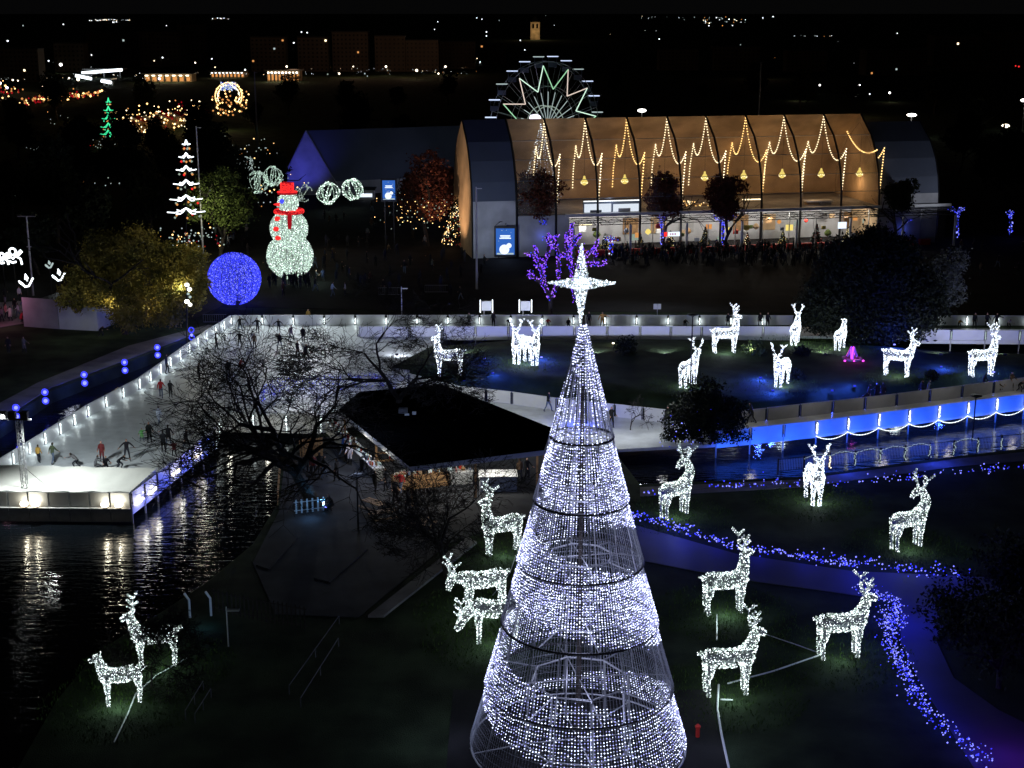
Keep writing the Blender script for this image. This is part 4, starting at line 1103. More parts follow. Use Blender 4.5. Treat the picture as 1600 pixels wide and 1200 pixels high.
# lawn blades where lamps light the grass
q = MB(); V = []; 
for p, z, w, br, sc_ in DEER:
    n = 1500 if p.y < 110 else 400
    a = RNG.uniform(0,2*PI,n); r = 4.2*np.sqrt(RNG.uniform(0,1,n)); x = p.x+r*np.cos(a); y = p.y+r*np.sin(a)
    h = RNG.uniform(.07,.2,n); w_ = .03*RNG.uniform(.6,1.4,n); th = RNG.uniform(0,PI,n); zz = z if z == 0 else -.0
    b0 = np.stack([x-w_*np.cos(th), y-w_*np.sin(th), np.full(n,z-.02)],1); b1 = np.stack([x+w_*np.cos(th), y+w_*np.sin(th), np.full(n,z-.02)],1); tp = np.stack([x+RNG.normal(0,.05,n), y+RNG.normal(0,.05,n), z+h],1)
    V.append(np.stack([b0,b1,tp],1).reshape(-1,3))
V = np.concatenate(V); q.tris(V, np.arange(len(V)).reshape(-1,3), 0); tag(q.build('grass','blade'), kind='stuff')
# ================================================================== TREES
def branch_tree(root, base, h, seed, depth=6, r0=.28, spread=.55, lean=(0,0), parts=('trunk','branches'), mats=('bark','twig'), droop=0.0, flat=1.0, first=.32, kids=(2,3), twist=.25):
    rs = random.Random(seed); tr = MB(); br = MB(); tips = []
    def grow(p, d, L, r, k):
        n = 3; pts = [p]; q = p.copy(); dd = d.copy()
        for i in range(n):
            dd = (dd + Vector((rs.gauss(0,twist), rs.gauss(0,twist), rs.gauss(0,twist*.6)+.04-droop*k*.05))*.5).normalized()
            q = q + dd*L/n; pts.append(q)
        r1 = max(r*.74, .016)
        (tr if k <= 0 else br).tube(pts, [r, r*.9, r*.8, r1], 8 if k == 0 else (5 if k < 3 else 3), caps=False)
        if k >= depth: tips.append(q); return
        for j in range(rs.randint(*kids) + (1 if k == 0 else 0)):
            a = rs.uniform(0, 2*PI); s = spread*rs.uniform(.7,1.4)
            u = dd.cross(Vector((0,0,1))); u = u.normalized() if u.length > .05 else Vector((1,0,0)); v = dd.cross(u)
            nd = (dd + (u*math.cos(a)+v*math.sin(a))*s*1.3); nd.z *= flat; nd.normalize()
            at = pts[-1] if j < 2 else pts[2]
            grow(at, nd, L*rs.uniform(.66,.92), max(r1*rs.uniform(.62,.88), .016), k+1)
    grow(Vector(base), Vector((lean[0], lean[1], 1)).normalized(), h*first, r0, 0)
    tr.build(parts[0], mats[0], root); br.build(parts[1], mats[1], root)
    return tips
def bare(px, py, hpx, label, seed, **k):
    b = G(px, py); h = hpx*mpp(b)
    t = thing('bare_tree', label, 'tree', b); branch_tree(t, b, h, seed, **k); return t, b, h
def leafy(b, h, label, blobs, n, size, leaf, seed=1, name='leafy_tree', group=None, trunk=True, k=5, mats=None):
    b = Vector(b); t = thing(name, label, 'tree', b, 0, group)
    if trunk: branch_tree(t, b, h, seed, depth=3, r0=.02*h+.06, spread=.7)
    C = []
    rng = np.random.default_rng(seed)
    tot = sum(bl[3]**2*bl[4] if len(bl) > 4 else bl[3]**3 for bl in blobs)
    for bl in blobs:
        cx, cyy, cz, r = bl[:4]; m = int(n*(r**3)/sum(x[3]**3 for x in blobs))
        d = rng.normal(size=(m,3)); d /= np.linalg.norm(d,axis=1)[:,None]
        rad = r*(.55+.45*rng.random(m)**.5); f = .18*np.sin(d[:,0]*5+cx)+.16*np.sin(d[:,2]*7+cz)+.12*np.sin(d[:,1]*9)
        cl = d*(rad*(1+f))[:,None]*np.array([1,1,.85])
        # clump
        q = rng.normal(size=(max(8,m//28),3)); q /= np.linalg.norm(q,axis=1)[:,None]; idx = rng.integers(0,len(q),m)
        cc = q[idx]*r*.86*(1+.2*rng.normal(size=(m,1))) + rng.normal(size=(m,3))*r*.11
        use = rng.random(m) < .6; cl[use] = cc[use]*np.array([1,1,.85])
        C.append(cl+np.array([b.x+cx, b.y+cyy, b.z+cz]))
    C = np.concatenate(C); C = C[C[:,2] > b.z+.25]
    v, tr = leaf_quads(C, size); q = MB(); q.tris(v, tr, 0); q.build('crown', leaf, t)
    return t
def crown(h, w, n=9, seed=0, low=.25):
    rs = random.Random(seed); out = []
    for i in range(n):
        a = rs.uniform(0,2*PI); rr = rs.uniform(0,.55)*w; z = h*rs.uniform(low+.12, .86)
        out.append((rr*math.cos(a), rr*math.sin(a), z, w*rs.uniform(.32,.55)))
    out.append((0,0,h*.6,w*.55)); return out
# the big autumn tree at left
b = G(196, 522); s = mpp(b)
leafy(b, 17, 'large autumn tree with yellow and brown leaves beside the white shed', [(x*s, dy, z*s, r*s) for x, dy, z, r in ((-75,1,55,26),(-60,1,90,28),(-25,1,125,32),(-30,0,60,26),(5,-1,78,34),(45,-2,50,32),(20,-3,45,30),(82,1,70,34),(100,-1,60,26),(60,2,105,34),(100,2,110,24),(-10,2,100,32),(25,0,140,28),(-45,1,85,22),(112,0,80,20),(75,-2,35,22))], 52000, .17, 'leaf_yellow', 5, 'autumn_tree')
L1 = G(292, 552)
dl = thing('disc_lamps', 'stack of round white lamp discs shining through the autumn tree', 'lamp', L1)
q = MB(); q.tube([L1, At(292, 440, L1.y)], .08, 6); q.build('pole','dark',dl)
for k, (x, y, r) in enumerate(((292,445,3),(296,452,3),(294,459,2),(297,464,2),(292,471,3.2),(297,476,2.6))):
    q = MB(); c = At(x, y, G(292,552).y); q.lathe(c, [(.02,-r*s),(r*s,-r*s*.4),(r*s,r*s*.4),(.02,r*s)], 12); q.build('disc','white' if r > 2.5 else 'w2',dl)
lp = At(290, 450, G(292,520).y)
lamp('POINT', lp+Vector((0,-2.2,.5)), 340, (1,.95,.72), dl, .3); lamp('POINT', lp+Vector((-7,-3,-1)), 240, (1,.90,.62), dl, .4); lamp('POINT', lp+Vector((1.5,-2,7)), 260, (1,.93,.7), dl, .4)
lamp('POINT', At(230, 480, G(230,530).y), 300, (1,.85,.55), dl, .4)
b = G(345, 405); leafy(b, 14, 'bright green lit tree beside the lamp pole behind the blue globe', [(0,0,9.5,3.2),(-2,0,7.5,2.6),(2,0,6.5,2.7),(1,0,11,2.2),(3,1,8.5,2.2)], 6000, .2, 'leaf_green', 8)
lamp('POINT', b+Vector((-1,-6,7)), 1300, (1,.95,.6), None, .4, name='tree_uplight')
# big round dark tree, right
b = G(1352, 528); s = mpp(b)
leafy(b, 14, 'big round dark evergreen tree standing at the edge of the far rink', [(x*s, d, z*s, r*s) for x, d, z, r in ((0,0,95,62),(-55,0,60,44),(55,1,75,48),(-10,-1,45,52),(45,-1,38,48),(-62,1,30,34),(10,1,140,34),(80,0,55,40),(-30,0,120,36),(40,0,130,30),(0,-2,20,40))], 80000, .2, 'leaf_dark', 3, 'round_tree')
b = G(1462, 505); leafy(b, 8, 'pale silvery shrub tree catching light on the right flank of the round tree', [(0,0,5.5,2.0),(1.2,0,3.8,2.0),(-.8,0,3.0,2.0),(1.4,0,7.0,1.7),(-1.5,-.5,1.5,1.4)], 5200, .2, 'leaf_grey', 12)
lamp('SPOT', G(1500, 524)+Vector((0,0,1)), 240, (.45,.55,1), None, .2, b+Vector((0,0,5)), 70, .7, name='shrub_uplight')
b = G(1095, 690); s = mpp(b)
leafy(b, 5, 'dark leafy tree at the left end of the blue-lit skirt', [(x*s, 0, z*s, r*s) for x, z, r in ((0,50,38),(-28,30,32),(32,34,34),(5,80,26),(-34,-2,28),(42,5,30),(0,5,34),(50,50,22))], 19000, .13, 'leaf_dark', 4)
for k, (x, py, hpx, w, lf, lab) in enumerate(((838,398,130,4.6,'leaf_red','dark rusty tree before the left end of the glass hall'),(1035,392,122,3.7,'leaf_red','dark rusty tree before the third glass bay of the hall'),(1131,392,118,3.4,'leaf_red','dark tree above the second blue-wrapped trunk before the hall'),(1402,385,112,3.0,'leaf_dark','dark tree before the right end of the glass hall'))):
    b = G(x, py); h = hpx*mpp(b); leafy(b, h, lab, crown(h, w, 9, k+20, .42), 7000, .24, lf, 30+k)
for k, (x, py, h, w, lab) in enumerate(((668,385,15,5,'tall rust-leaved tree left of the hall gable'),(700,372,12,4,'rust-leaved tree close against the hall gable'),(645,372,11,3.6,'shorter rust-leaved tree beside the blue screen'))):
    b = G(x, py); leafy(b, h, lab, crown(h, w, 8, k+40, .3), 6000, .25, 'leaf_red', 50+k)
    q = MB(); pts = np.stack([RNG.normal(b.x, 2.2, 70), RNG.normal(b.y-3, 1, 70), RNG.uniform(3, 7.5, 70)],1); q.bulbs(pts, .08, RNG.integers(0,3,70)); t = q.build('tree_lights',['warm','g2','warmdim']); tag(t, ['cluster of gold and white fairy lights in the tall rust tree','cluster of gold fairy lights in the tree against the hall gable','sparse gold fairy lights in the shorter rust tree'][k], 'fairy lights')
lamp('POINT', G(672,380)+Vector((0,-4,5)), 22, (1,.45,.2), None, .4, name='tree_uplight')
deco_tree(G(713, 384), 6.6, ['warm','warm2','reddim','g2'], 'conical christmas tree with gold lights at the foot of the orange hall gable', n=520, name='christmas_tree', br=.07)
# big dark trees behind, left and middle distance
n = 0
dark_proto = []
for v in range(3):
    h = (13,10,15)[v]; dark_proto.append(leafy((0,-50-v*8,0), h, 'x', crown(h, h*.36, 9, 60+v, .25), 5200, .36, 'leaf_dark', 70+v, 'dark_tree'))
    build_kids(dark_proto[-1])
spots = [(30,250),(75,285),(120,330),(20,350),(165,300),(210,335),(235,375),(150,400),(90,380),(270,300),(60,430),(250,270),(330,300),(395,335),(365,355),(430,330),(130,250),(200,255),(310,240),(20,200),(90,190),(230,190),(400,205),(450,180),(540,180),(620,175),(700,165),(560,230),(630,240),(1500,270),(1540,300),(1590,260),(1570,330),(1520,230),(1100,160),(1180,165),(1250,172),(1330,165),(1460,180),(960,150)]
for i, (x, y) in enumerate(spots):
    place = 'at the far left of the park' if x < 260 else ('behind the snowman and the tent' if x < 460 else ('beyond the grey tent' if x < 800 else ('right of the hall' if x > 1480 else 'in the dark field beyond the hall')))
    lab = f'dark unlit tree {place}'; b = G(x, y); sc_ = random.uniform(.8, 1.15)
    if i < 3: o = dark_proto[i]; o.location = b; o['label'] = lab
    else: o = copy_tree(dark_proto[i % 3], b, random.uniform(0,6), lab)
    o['group'] = 'unlit trees ' + place; o.rotation_euler.z = random.uniform(0,6); o.scale = (sc_,)*3
# sparks of light in the dark trees at left
q = MB(); P = []
for x, y, n_, sx, sy in ((60,235,26,12,7),(8,275,14,8,6),(85,190,8,20,10),(60,265,10,6,8),(15,305,6,12,4),(170,285,10,20,20),(150,225,16,14,6),(110,270,8,30,25),(390,245,70,22,20),(430,300,50,30,24),(300,370,80,24,14),(345,300,12,14,30)):
    for _ in range(n_):
        p = At(random.gauss(x,sx), random.gauss(y,sy*.6), G(x, y+40).y - 3); P.append(tuple(p))
q.bulbs(P, RNG.uniform(.07,.16,len(P)), RNG.choice(5,len(P),p=[.42,.25,.15,.1,.08])); tag(q.build('fairy_lights',['w2','g2','warm','warmdim','reddim']), 'scattered fairy lights strewn through the dark trees at left', 'fairy lights', kind='stuff')
# bare trees
t1, b1, h1 = bare(493, 792, 275, 'big spreading bare tree with a blue-lit leaning trunk over the rink corner', 17, depth=7, r0=.55, spread=.70, lean=(-.25,.0), first=.33, flat=.72, kids=(2,4))
fl = thing('flood_lamp', 'blue uplight at the foot of the big bare tree', 'floodlight', b1+Vector((.9,-.9,0)))
q = MB(); q.box(b1+Vector((.9,-.9,.15)), (.3,.25,.3)); q.build('housing','dark',fl); q = MB(); q.box(b1+Vector((.9,-.9,.31)), (.24,.2,.02)); q.build('lens','b2',fl)
lamp('SPOT', b1+Vector((.8,-1.0,.4)), 420, (.12,.45,1), fl, .1, b1+Vector((-.5,.1,3)), 60, .5)
t2, b2, h2 = bare(622, 690, 175, 'second bare tree behind the dark kiosk roof', 9, depth=8, r0=.34, spread=.66, first=.38, flat=.66, kids=(2,4))
t3, b3, h3 = bare(700, 908, 150, 'small bare tree with a dense twiggy crown left of the cone tree', 12, depth=7, r0=.22, spread=.66, first=.38, flat=.75, kids=(2,4))
t4, b4, h4 = bare(236, 1075, 120, 'low dark twiggy shrub crossing the pond reindeer', 21, depth=7, r0=.06, spread=.8, first=.3, kids=(2,4))
t5, b5, h5 = bare(985, 672, 70, 'small leafless shrub behind the cone tree on the right', 31, depth=5, r0=.06, spread=.7, first=.25)
t6, b6, h6 = bare(722, 590, 70, 'slim bare sapling lit blue on the island', 33, depth=5, r0=.06, spread=.4, first=.4)
# silhouettes, lower right
for k, (x, y, h, w, lab) in enumerate(((1560,1075,5,3.4,'dark bushy tree at the right edge above the blue path'),(1500,1010,3.5,2.6,'dark bush filling the bend of the blue path'),(1585,960,4.5,3.0,'dark tree at the right edge below the pond bank'),(1250,562,1.6,1.3,'low dark shrub on the island behind the facing reindeer'),(1180,560,2.0,1.6,'tufted shrub on the island right of the profile reindeer'),(980,560,2.0,1.8,'dim shrub on the island right of the cone tip'),(1245,600,1.2,1.2,'round low bush by the island blue lamp'),(1455,598,1.2,1.0,'little round bush on the island near the lane'))):
    b = G(x, y); leafy(b, h, lab, crown(h, w, 8, 80+k, .05), 3800 if k < 3 else 1400, .13, 'leaf_dark' if k != 4 else 'leaf_green', 90+k, 'bush', trunk=k < 3)
# purple-wrapped tree: limb lines wound with LEDs
pb = G(860, 497); Yp = pb.y
pt = thing('purple_light_tree', 'bare tree wound with purple lights rising behind the star of the cone tree', 'light tree', pb)
q = MB(); q.tube([pb, At(860,470,Yp), At(858,455,Yp)], [.25,.22,.2], 8); q.build('trunk','bark',pt)
limbs = [[(860,468),(852,448),(848,430),(850,412),(856,396),(864,380),(872,366)], [(862,466),(872,440),(873,415),(872,395),(864,375),(856,365)], [(852,447),(840,438),(832,432),(824,430)], [(832,432),(830,424)], [(849,430),(842,416),(836,402),(822,396)], [(850,412),(842,405),(835,385)], [(856,396),(858,380),(853,370)], [(842,416),(836,412)],
         [(898,470),(896,440),(892,415),(890,395),(892,372),(894,350)], [(891,395),(884,380),(886,365)], [(893,385),(902,372),(908,366)], [(896,425),(905,408),(916,398),(928,390),(934,376)], [(897,440),(908,415),(922,412),(938,413),(948,408)], [(930,412),(931,398),(928,388)], [(892,405),(880,398),(874,400)], [(905,405),(910,385)], [(890,380),(890,360)]]
for i, l in enumerate(limbs):
    dy = random.uniform(-1.5,1.5)
    pts = [At(x, y, Yp+dy*(j/len(l))) for j, (x, y) in enumerate(l)]
    q = MB(); rr = [.22-.12*j/len(l) for j in range(len(l))]; q.tube(pts, rr, 6); lo = q.build('limb','bark',pt)
    P = resample(pts, .03); q = MB(); q.bulbs(jit(P, .13), RNG.uniform(.05,.09,len(P)), RNG.choice(3,len(P),p=[.55,.3,.15])); q.build('bulbs',['p1','p2','b1'],lo,kind='stuff')
lamp('POINT', At(858,420,Yp-2), 90, (.4,.15,1), pt, .4)
def bluetree(px, pyb, pyt, label, spread=10, n=7, m=('b1','b2','b3'), trunk=True):
    b = G(px, pyb); Y = b.y; t = thing('blue_wrapped_tree', label, 'light tree', b)
    top = At(px, pyt, Y); s = mpp(b)
    q = MB(); q.tube([b, b.lerp(top,.8)], .14, 6); q.build('trunk','bark',t)
    P = resample([b.lerp(top,.12), b.lerp(top,.85)], .12); q = MB(); q.bulbs(jit(P,.13), RNG.uniform(.09,.16,len(P)), RNG.integers(0,3,len(P))); q.build('trunk_lights',list(m),t,kind='stuff')
    o = b.lerp(top,.75)
    for k in range(n):
        a = PI*(k+.5)/n; e = Vector((top.x+spread*s*math.cos(a), Y+random.uniform(-.6,.6), top.z+3*s*math.sin(a)-(1-math.sin(a))*1.5*s))
        q = MB(); q.tube([o, o.lerp(e,.5)+Vector((0,0,.15)), e], .05, 4); q.build('branch','bark',t)
        P = resample([o, o.lerp(e,.5)+Vector((0,0,.15)), e], .16); q = MB(); q.bulbs(jit(P,.08), RNG.uniform(.05,.10,len(P)), RNG.integers(0,3,len(P))); q.build('branch_lights',list(m),t,kind='stuff')
    lamp('POINT', b.lerp(top,.6)+Vector((0,-1.2,0)), 18, (.1,.15,1), t, .3)
bluetree(1034, 392, 338, 'blue-wrapped small tree under the third glass bay of the hall', 7)
bluetree(1130, 392, 337, 'blue-wrapped tree with wide arms under the hall canopy', 19)
bluetree(1410, 380, 342, 'blue light tips of a wrapped tree peeking above the round dark tree', 14)
bluetree(1496, 376, 326, 'blue-wrapped trunk standing right of the hall end', 13)
bluetree(1579, 372, 331, 'blue-wrapped trunk near the right edge of the picture', 5)
bluetree(955, 402, 372, 'bushy small tree of blue and pink lights at the shopfront left end', 11, 14, ('b1','reddim','w3'))
bluetree(848, 400, 345, 'pale blue lit small tree behind the purple tree', 9, 9, ('b3','b1','b3'))

# ================================================================== KIOSK
kz = 3.2
kpx = [(529,640),(562,612),(690,600),(861,668),(850,703),(640,729)]
K = [G(x, y, kz) for x, y in kpx]
kc = G(680,735); kiosk = thing('bar_kiosk', 'open bar kiosk under a wide flat black roof beside the terrace', 'kiosk', (kc.x, kc.y, 0))
q = MB(); q.prism(K, kz-.12, kz, 0); q.build('roof','black',kiosk)
for f in (.2,.4,.6,.8):
    q = MB(); a_ = K[1].lerp(K[2], f) if f < .99 else K[2]; b_2 = K[5].lerp(K[4], f); q.tube([a_+Vector((0,0,.03)), b_2+Vector((0,0,.03))], .035, 4); q.build('roof_seam','black',kiosk)
q = MB(); v_ = G(630,645,kz); q.box(v_+Vector((0,0,.18)), (.7,.5,.36)); q.build('roof_vent','skirt',kiosk)
q = MB(); q.box(v_+Vector((.9,-.4,.1)), (.3,.25,.2)); q.box(v_+Vector((.35,-.7,.07)), (.35,.2,.14)); q.build('roof_clutter','panel',kiosk)
q = MB()
for a, b in zip(K, K[1:]+K[:1]):
    d = (b-a).normalized(); yaw = math.atan2(d.y, d.x); c = (a+b)/2; q.box((c.x, c.y, kz-.2), ((b-a).length, .08, .36), yaw)
q.build('fascia','greypanel',kiosk)
cen = sum(K, Vector())/6
for a in K + [(K[0]+K[5])/2, (K[4]+K[5])/2]:
    p = a.lerp(cen, .06); q = MB(); q.box((p.x, p.y, 1.5), (.16,.16,3.0)); q.build('post','wood',kiosk)
def counter(a, b, label, m='panel', goods=60, name='bar_counter', h=1.0):
    t = thing(name, label, 'counter', (a.x, a.y, .05)); L = (b-a).length; yaw = math.atan2(b.y-a.y, b.x-a.x); c = (a+b)/2
    q = MB(); q.box((c.x, c.y, .05+h-.03), (L, .9, .06), yaw); q.build('top', m, t)
    q = MB(); q.box((c.x, c.y, .05+h/2-.06), (L-.1, .75, h-.12), yaw); q.build('front', 'wood' if m != 'panel' else 'greypanel', t)
    d = (b-a).normalized(); nrm = Vector((-d.y, d.x, 0)); ms = ['red_cloth','wood','panel','w2','dark','navy','tan','leaf_green']
    q = MB()
    for i in range(goods):
        p = a.lerp(b, random.uniform(.03,.97)) + nrm*random.uniform(-.35,.35); s_ = random.uniform(.08,.26)
        if i % 3: q.box((p.x, p.y, .05+h+s_/2+.001*i), (s_, s_*.8, s_), random.uniform(0,3), i % 7)
        else: q.lathe((p.x, p.y, .05+h), [(.05,0),(.06,.2),(.02,.3),(.02,.36)], 6, i % 7)
    if goods: q.build('goods', ms[:7], t)
    return t
f0, f1, f2_ = K[0].copy(), K[5].copy(), K[4].copy()
for p in (f0,f1,f2_): p.z = 0
a0 = G(516,676); a1 = G(592,752); counter(a0, a1, 'long white counter crowded with goods under the left eave of the black kiosk roof', 'panel', 120)
a2 = G(612,766); a3 = G(700,757); counter(a2, a3, 'front bar counter full of bottles under the black roof behind the small bare tree', 'wood', 90)
a4 = G(702,757); a5 = G(738,754); counter(a4, a5, 'short pale counter between the bar and the fenced box', 'panel', 12)
fb_ = thing('fenced_box', 'grey screened box with a white top rail at the front right of the kiosk', 'counter', G(778,765))
p0, p1 = G(750,772), G(806,766)
c_ = (p0+p1)/2; q = MB(); q.box((c_.x, c_.y+.6, .65), ((p1-p0).length, 1.6, 1.1), .02); q.build('panel_body','navy',fb_)
q = MB(); q.box((c_.x, c_.y+.6, 1.24), ((p1-p0).length+.1, 1.7, .05), .02); q.build('top','panel',fb_)
for p in (p0, p1): q = MB(); q.box((p.x, p.y-.25, .65), (.07,.07,1.25)); q.build('post','panel',fb_)
sh_ = thing('shelving', 'dark shelving of bottles at the back of the bar kiosk', 'shelves', (cen.x-3, cen.y-2, 0))
for z in (.8,1.4,2.0):
    q = MB(); q.box((cen.x, cen.y-2.5, z), (9,.4,.05), .1); q.build('shelf','wood',sh_)
q = MB()
for i in range(150): q.lathe((cen.x+random.uniform(-4.3,4.3), cen.y-2.5+random.uniform(-.1,.1), random.choice([.83,1.43,2.03])), [(.05,0),(.05,.2),(.02,.27),(.02,.33)], 5, i % 4)
q.build('bottles',['panel','leaf_green','red_cloth','dark'],sh_,kind='stuff')
for k, (x, y) in enumerate(((721,716),(776,709))):
    p = G(x, y, 2.75); t = thing('ceiling_light', ['left bright oval light under the front edge of the black kiosk roof','right bright oval light under the front edge of the black kiosk roof'][k], 'light', p)
    q = MB(); q.lathe(p, [(.05,-.10),(.30,-.06),(.34,.02),(.1,.1)], 14); q.build('diffuser','white',t); q = MB(); q.lathe(p+Vector((0,0,.1)), [(.2,0),(.2,.12),(.05,.14)], 10); q.build('base','dark',t)
    lamp('POINT', p+Vector((0,-.5,-.35)), 170, (1,.96,.86), t, .2)
for x, y in ((560,690),(590,715),(625,738),(660,725)):
    lamp('POINT', G(x, y, 2.5)+Vector((.4,.3,0)), 90, (1,.94,.82), kiosk, .2)
# pine fence at the terrace end, terrace furniture
def picket(P, label, m, h=1.0, step=.16, name='picket_fence', w=.09, cap=300):
    t = thing(name, label, 'fence', P[0]); k = 0
    R_ = []
    for a, b in zip(P, P[1:]):
        n = max(1, int((b-a).length/step)); yaw = math.atan2(b.y-a.y, b.x-a.x)
        for i in range(n): R_.append((a.lerp(b, (i+.5)/n), yaw))
    me = MB().box((0,0,h/2+.05), (w,.025,h)).mesh('picket', m)
    for p, yaw in R_[:cap]:
        o = bpy.data.objects.new('picket', me); COL.objects.link(o); o.parent = t; o.location = p - Vector(t.location); o.rotation_euler = (0,0,yaw)
    for z in (.25, h-.15):
        q = MB(); q.tube([p+Vector((0,.04,z)) for p in P], .03, 4); q.build('rail', m, t)
    return t
picket([G(468,716), G(505,713)], 'pale pine board screen at the head of the terrace', 'wood', 1.5, .2, w=.17)
picket([G(440,712), G(434,792)], 'pine board screen along the water side of the terrace', 'wood', 1.1, .35, w=.3)
picket([G(459,804), G(510,798)], 'short white picket fence lit blue at the foot of the big bare tree', 'panel', 1.0, .34, w=.12)
lamp('POINT', G(485,812)+Vector((0,0,.8)), 26, (.2,.5,1), None, .2, name='uplight')
picket([G(332,955), G(360,962), G(480,985)], 'long dim wooden fence beside the lower left pond bank', 'bark', 1.4, .28, w=.08)
lamp('POINT', G(330,975)+Vector((0,-.5,1)), 7, (.15,.45,1), None, .2, name='uplight')
for k, (x, y, lab) in enumerate(((297,965,'pale curved post lit blue near the pond steps'),(330,962,'thicker pale post lit blue left of the dim wooden fence'))):
    p = G(x, y); t = thing('handrail_post', lab, 'post', p); q = MB(); q.tube([p, p+Vector((0,0,1.1)), p+Vector((-.25,0,1.5))], .07, 6); q.build('post','panel',t)
lamp('POINT', G(315,985)+Vector((0,0,.6)), 6, (.15,.4,1), None, .2, name='uplight')
def lamp_post(px, pyb, pyt, label, kind='disc', lit=None, name='street_lamp', r=.05, wide=1.0):
    b = G(px, pyb); top = At(px, pyt, b.y); h = top.z; t = thing(name, label, 'lamp post', b)
    q = MB(); q.tube([b, b+Vector((0,0,h))], [r*1.4, r], 8); q.build('pole','dark' if kind == 'disc' else 'steel',t)
    if kind == 'disc':
        q = MB(); q.lathe(b+Vector((0,0,h-.1)), [(.05,0),(.12,.1),(.45,.22),(.48,.27),(.05,.33)], 16); q.build('lamp_head','dark',t)
    elif kind == 'cross':
        q = MB(); q.box(b+Vector((0,0,h)), (2.2,.12,.12)); q.build('crossarm','steel',t)
        for dx in (-.9,.9): q = MB(); q.box(b+Vector((dx,0,h+.15)), (.5,.35,.18)); q.build('lamp_head','dark',t)
        q = MB(); q.box(b+Vector((0,0,h*.62)), (.6,.1,.1)); q.build('bracket','steel',t)
    elif kind == 'flood':
        q = MB(); q.lathe(b+Vector((0,0,h-.4)), [(.1,0),(.9*wide,.12),(1.25*wide,.45),(.9*wide,.78),(.1,.9)], 12); q.build('lamp_head','whitew' if lit == 'w' else 'white',t)  # head widened to the size of its glare
    elif kind == 'bar':
        q = MB(); q.box(b+Vector((.35,0,h-.2)), (.7,.2,.1)); q.build('lamp_head','steel',t)
    return t, b, h
lamp_post(560, 828, 746, 'dark lamp post with a flat round head on the terrace')
lamp_post(1519, 690, 621, 'dark lamp post with a flat round head against the blue skirt')
lamp_post(1077, 655, 494, 'tall dark lamp post with a flat round head crossing the island reindeer')
lamp_post(52, 462, 338, 'pole with a crossarm left of the white shed', 'cross', r=.1)
lamp_post(318, 405, 197, 'tall slim grey pole beside the tall white light tree', 'bar', r=.1)
lamp_post(745, 452, 292, 'tall steel pole standing in front of the hall left wall', 'bar', r=.10)
lamp_post(404, 260, 112, 'tall grey mast behind the light hoop cages', 'bar', r=.14)
lamp_post(1184, 215, 97, 'tall mast with a boxed head standing beyond the hall roof', 'cross', r=.16)
lamp_post(628, 500, 448, 'slim dark post with a small box head behind the far barrier', 'bar')
lamp_post(357, 1010, 948, 'thin pale pole standing before the dim wooden fence', 'bar', r=.03)
for k, (px, pyb, pyt, w_) in enumerate(((1002,215,173,1.0),(1422,215,180,1.1),(1597,205,157,1.0),(1568,235,197,.8))):
    _, b, h = lamp_post(px, pyb, pyt, ['glaring round floodlight on a pole above the middle of the hall roof','glaring floodlight above the right end of the hall','floodlight at the upper right picture edge','yellowish floodlight low at the right beside lit foliage'][k], 'flood', 'w' if k == 3 else '', wide=w_)
    lamp('POINT', b+Vector((0,-2,h-.8)), 160, (1,.95,.85), None, .6, name='flood_glow')
# white shed, left
a, b, c = G(38,510), G(152,517), G(192,500)
shed2 = thing('white_shed', 'pale flat-roofed shed enclosure with a dark notch beside the autumn tree', 'shed', a)
for k, (p, r_, h) in enumerate(((a, G(93,514), 3.3), (G(93.5,514), b, 3.5), (b, c, 3.0))):
    cc = (p+r_)/2; yaw = math.atan2(r_.y-p.y, r_.x-p.x); L = (r_-p).length
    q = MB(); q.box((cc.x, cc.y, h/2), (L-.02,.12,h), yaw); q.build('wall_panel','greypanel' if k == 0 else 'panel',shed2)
q = MB(); q.prism([a+Vector((.2,.3,0)), b+Vector((-.3,.3,0)), c+Vector((-.2,0,0)), c+Vector((-2,5,0)), a+Vector((2,6,0))], 2.55, 2.6); q.build('roof','dark',shed2)
lamp('POINT', G(110,530)+Vector((0,-2,5)), 110, (.75,.82,1), shed2, .5)
# flood lamps on the island and by the channels
def flood(px, py, col, m, p, label, z=0.0, up=.7, sz=.28):
    b = G(px, py, z); t = thing('flood_lamp', label, 'floodlight', b)
    q = MB(); q.box(b+Vector((0,0,sz*.4)), (sz,sz*.7,sz*.6)); q.build('housing','dark',t)
    q = MB(); q.box(b+Vector((0,-sz*.37,sz*.5)), (sz*.8,.03,sz*.45)); q.build('lens',m,t)
    lamp('POINT', b+Vector((0,-.55,up+.1)), p*(9 if col[2] > .95 and col[0] < .5 else 1), col, t, .15)
BL = (.03,.07,1)
flood(846,560,BL,'b2',120,'bright blue lamp right of the close reindeer pair',ISZ)
flood(757,562,BL,'b2',50,'small blue lamp left of the close reindeer pair',ISZ)
flood(725,596,BL,'b3',150,'blue lamp by the lane barrier left of the island',.3)
flood(770,585,BL,'b3',90,'blue lamp low on the island slope near the bare branches',.4)
flood(1207,612,BL,'b3',170,'blue lamp at the feet of the facing island reindeer',.45)
flood(1188,592,BL,'b3',120,'blue lamp a little behind the facing island reindeer',ISZ)
flood(1335,605,BL,'b3',160,'blue lamp on the front bank of the island',.45)
flood(1300,612,BL,'b3',110,'blue lamp left along the front bank of the island',.4)
flood(1552,583,BL,'b2',90,'blue lamp at the feet of the far right reindeer',ISZ)
flood(1470,575,BL,'b3',110,'blue lamp between the two right-hand island reindeer',ISZ)
flood(1397,540,BL,'b2',70,'blue lamp behind the antlers right of the fountain',ISZ)
flood(958,538,(1,.8,.5),'whitew',30,'pair of small warm lamps on the island rim right of the cone tip',ISZ)
flood(905,660,BL,'b3',25,'blue lamp hidden behind the cone tree lane',.1)
